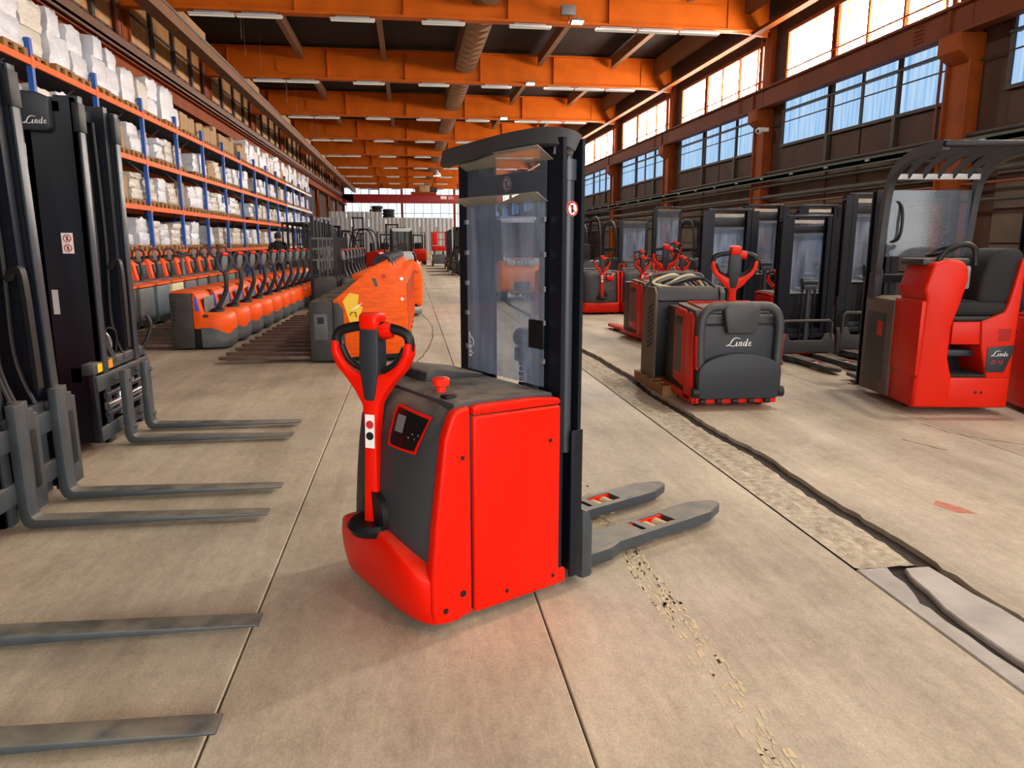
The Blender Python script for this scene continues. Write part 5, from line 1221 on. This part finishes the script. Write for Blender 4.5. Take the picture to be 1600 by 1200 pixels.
# wire cage stackers between the two orange rows
def cage(name, label):
    t = thing(name, label, 'load guard')
    for y in (-.27, .27): B().box(-.03, .03, y - .03, y + .03, 0, 1.62).obj('post', 'black', t)
    for z in (.3, .75, 1.1, 1.34, 1.58): B().box(-.02, .02, -.27, .27, z - .018, z + .018).obj('rail', 'grey_box' if z > .8 else 'black', t)
    for y in (-.09, .09): B().box(-.015, .015, y - .015, y + .015, .3, 1.58).obj('bar', 'grey_box', t)
    B().box(-.25, .25, -.3, .3, .04, .12, bev=.02).obj('base', 'black', t)
    B().box(-.2, -.05, -.26, .26, .12, .7, bev=.03).obj('body', 'grey_dark', t)
    return t
cg = cage('guard_frame_truck', 'x')
for k in range(5):
    lab = 'black and silver load guard frame, %s between the orange rows' % ORD[k]; loc = (-1.95, 17.2 + .8 * k, 0)
    if k == 0: cg.location = loc; cg['label'] = lab; cg['group'] = 'load guard frames'; cg.rotation_euler = (0, 0, HY + .2)
    else: dup(cg, loc, HY + .2, lab, 'load guard frames')
# ---- scissor lift
t = thing('scissor_lift', 'small red and grey scissor lift before the grey partition', 'scissor lift', (1.82, 47.2, 0), HY)
B().box(-.6, .6, -.42, .42, .14, .72, bev=.03).obj('chassis', 'grey_box', t)
for x in (-.45, .45):
    for s in (-1, 1): wheel(t, (x, s * .4, .16), .16, .1)
B().box(-.66, .66, -.45, .45, .95, 1.25, bev=.02).obj('platform', 'red_shaded', t)
for s in (-1, 1):
    B().bar([(-.5, s * .3, .72), (.5, s * .3, .96)], .05, .06).obj('scissor_arm', 'grey_dark', t); B().bar([(.5, s * .25, .72), (-.5, s * .25, .96)], .05, .06).obj('scissor_arm', 'grey_dark', t)
    for z in (1.65, 2.1): B().cyl((-.64, s * .43, z), (.64, s * .43, z), .022, 8).obj('guard_rail', 'red_shaded', t)
    for x in (-.64, 0, .64): B().cyl((x, s * .43, 1.25), (x, s * .43, 2.1), .022, 8).obj('guard_rail_post', 'red_shaded', t)
for x in (-.64, .64):
    for z in (1.65, 2.1): B().cyl((x, -.43, z), (x, .43, z), .022, 8).obj('guard_rail', 'red_shaded', t)
B().box(-.7, -.64, .1, .4, 1.3, 2.05, bev=.02).obj('control_panel', 'red', t)
t = thing('yellow_trestle', 'low yellow trestle before the grey partition', 'trestle', (.95, 54, 0))
B().bar([(-.6, 0, .55), (.6, 0, .55)], .1, .1).obj('top_bar', 'yellow', t)
for x in (-.55, .55):
    for s in (-1, 1): B().bar([(x, 0, .55), (x + .1 * (1 if x > 0 else -1), s * .35, .03)], .07, .07).obj('leg', 'yellow', t)
# white control boxes by the rack, on the wall
# ================================================================ PERSON
t = thing('person', 'person in dark hooded top with back turned, behind the pallet trucks', 'person', (-3.78, 22.3, 0), R(100))
def skin_body(verts, edges, radii, name, m, parent, root=0):
    me = bpy.data.meshes.new(name); me.from_pydata(verts, edges, []); o = link(name, me, parent); me.materials.append(MATS[m])
    sk = o.modifiers.new('skin', 'SKIN'); sk.use_smooth_shade = True
    for i, r in enumerate(radii): me.skin_vertices[0].data[i].radius = (r, r)
    me.skin_vertices[0].data[root].use_root = True
    ss = o.modifiers.new('sub', 'SUBSURF'); ss.levels = 1; ss.render_levels = 2
    return o
V = [(0, 0, .95), (0, 0, 1.12), (.0, 0, 1.32), (.02, 0, 1.46), (.03, 0, 1.53),
     (0, .2, 1.41), (-.02, .27, 1.15), (.1, .25, .93), (.16, .24, .86), (0, -.2, 1.41), (-.02, -.27, 1.15), (.1, -.25, .93), (.16, -.24, .86),
     (0, .1, .9), (.02, .12, .5), (0, .13, .1), (.1, .14, .05), (0, -.1, .9), (.02, -.12, .5), (0, -.13, .1), (.1, -.14, .05)]
E_ = [(0, 1), (1, 2), (2, 3), (3, 4), (3, 5), (5, 6), (6, 7), (7, 8), (3, 9), (9, 10), (10, 11), (11, 12), (0, 13), (13, 14), (14, 15), (15, 16), (0, 17), (17, 18), (18, 19), (19, 20)]
RR = [.15, .15, .17, .1, .06, .085, .06, .045, .04, .085, .06, .045, .04, .11, .08, .055, .045, .11, .08, .055, .045]
bd = skin_body(V, E_, RR, 'body', 'cloth_black', t)
B().lathe([(.02, -.12), (.06, -.1), (.085, -.04), (.095, .03), (.085, .09), (.05, .125), (.01, .135)], (.04, 0, 1.63), 'z', 18).obj('head', 'skin', t, smooth=80)
B().lathe([(.09, -.03), (.102, .03), (.095, .09), (.06, .13), (.01, .145)], (.03, 0, 1.635), 'z', 18).obj('hair', 'hair', t, smooth=80)
B().lathe([(.09, -.05), (.12, -.02), (.11, .03), (.07, .04)], (.0, 0, 1.5), 'z', 16).obj('hood', 'cloth_black', t, smooth=80)
B().prism([(.12, 1.6), (.15, 1.605), (.13, 1.65)], 'y', -.015, .015).obj('nose', 'skin', t)
for s in (-1, 1):
    B().lathe([(.005, -.02), (.02, 0), (.005, .02)], (.03, s * .1, 1.62), 'z', 8).obj('ear', 'skin', t)
    h = B().box(.15, .21, s * .24 - .035, s * .24 + .035, .8, .88, bev=.02)
    for k in range(4): h.tube([(.19, s * .24 - .03 + k * .02, .82), (.215, s * .24 - .03 + k * .02, .78), (.205, s * .24 - .03 + k * .02, .745 + .008 * abs(k - 1.5))], [.01, .009, .007], 6)
    h.tube([(.165, s * .24 - s * .035, .85), (.2, s * .24 - s * .055, .82), (.215, s * .24 - s * .05, .79)], [.011, .01, .008], 6); h.obj('hand', 'skin', t)
    B().box(-.04, .2, s * .13 - .045, s * .13 + .045, .0, .09, bev=.03).obj('shoe', 'black', t)
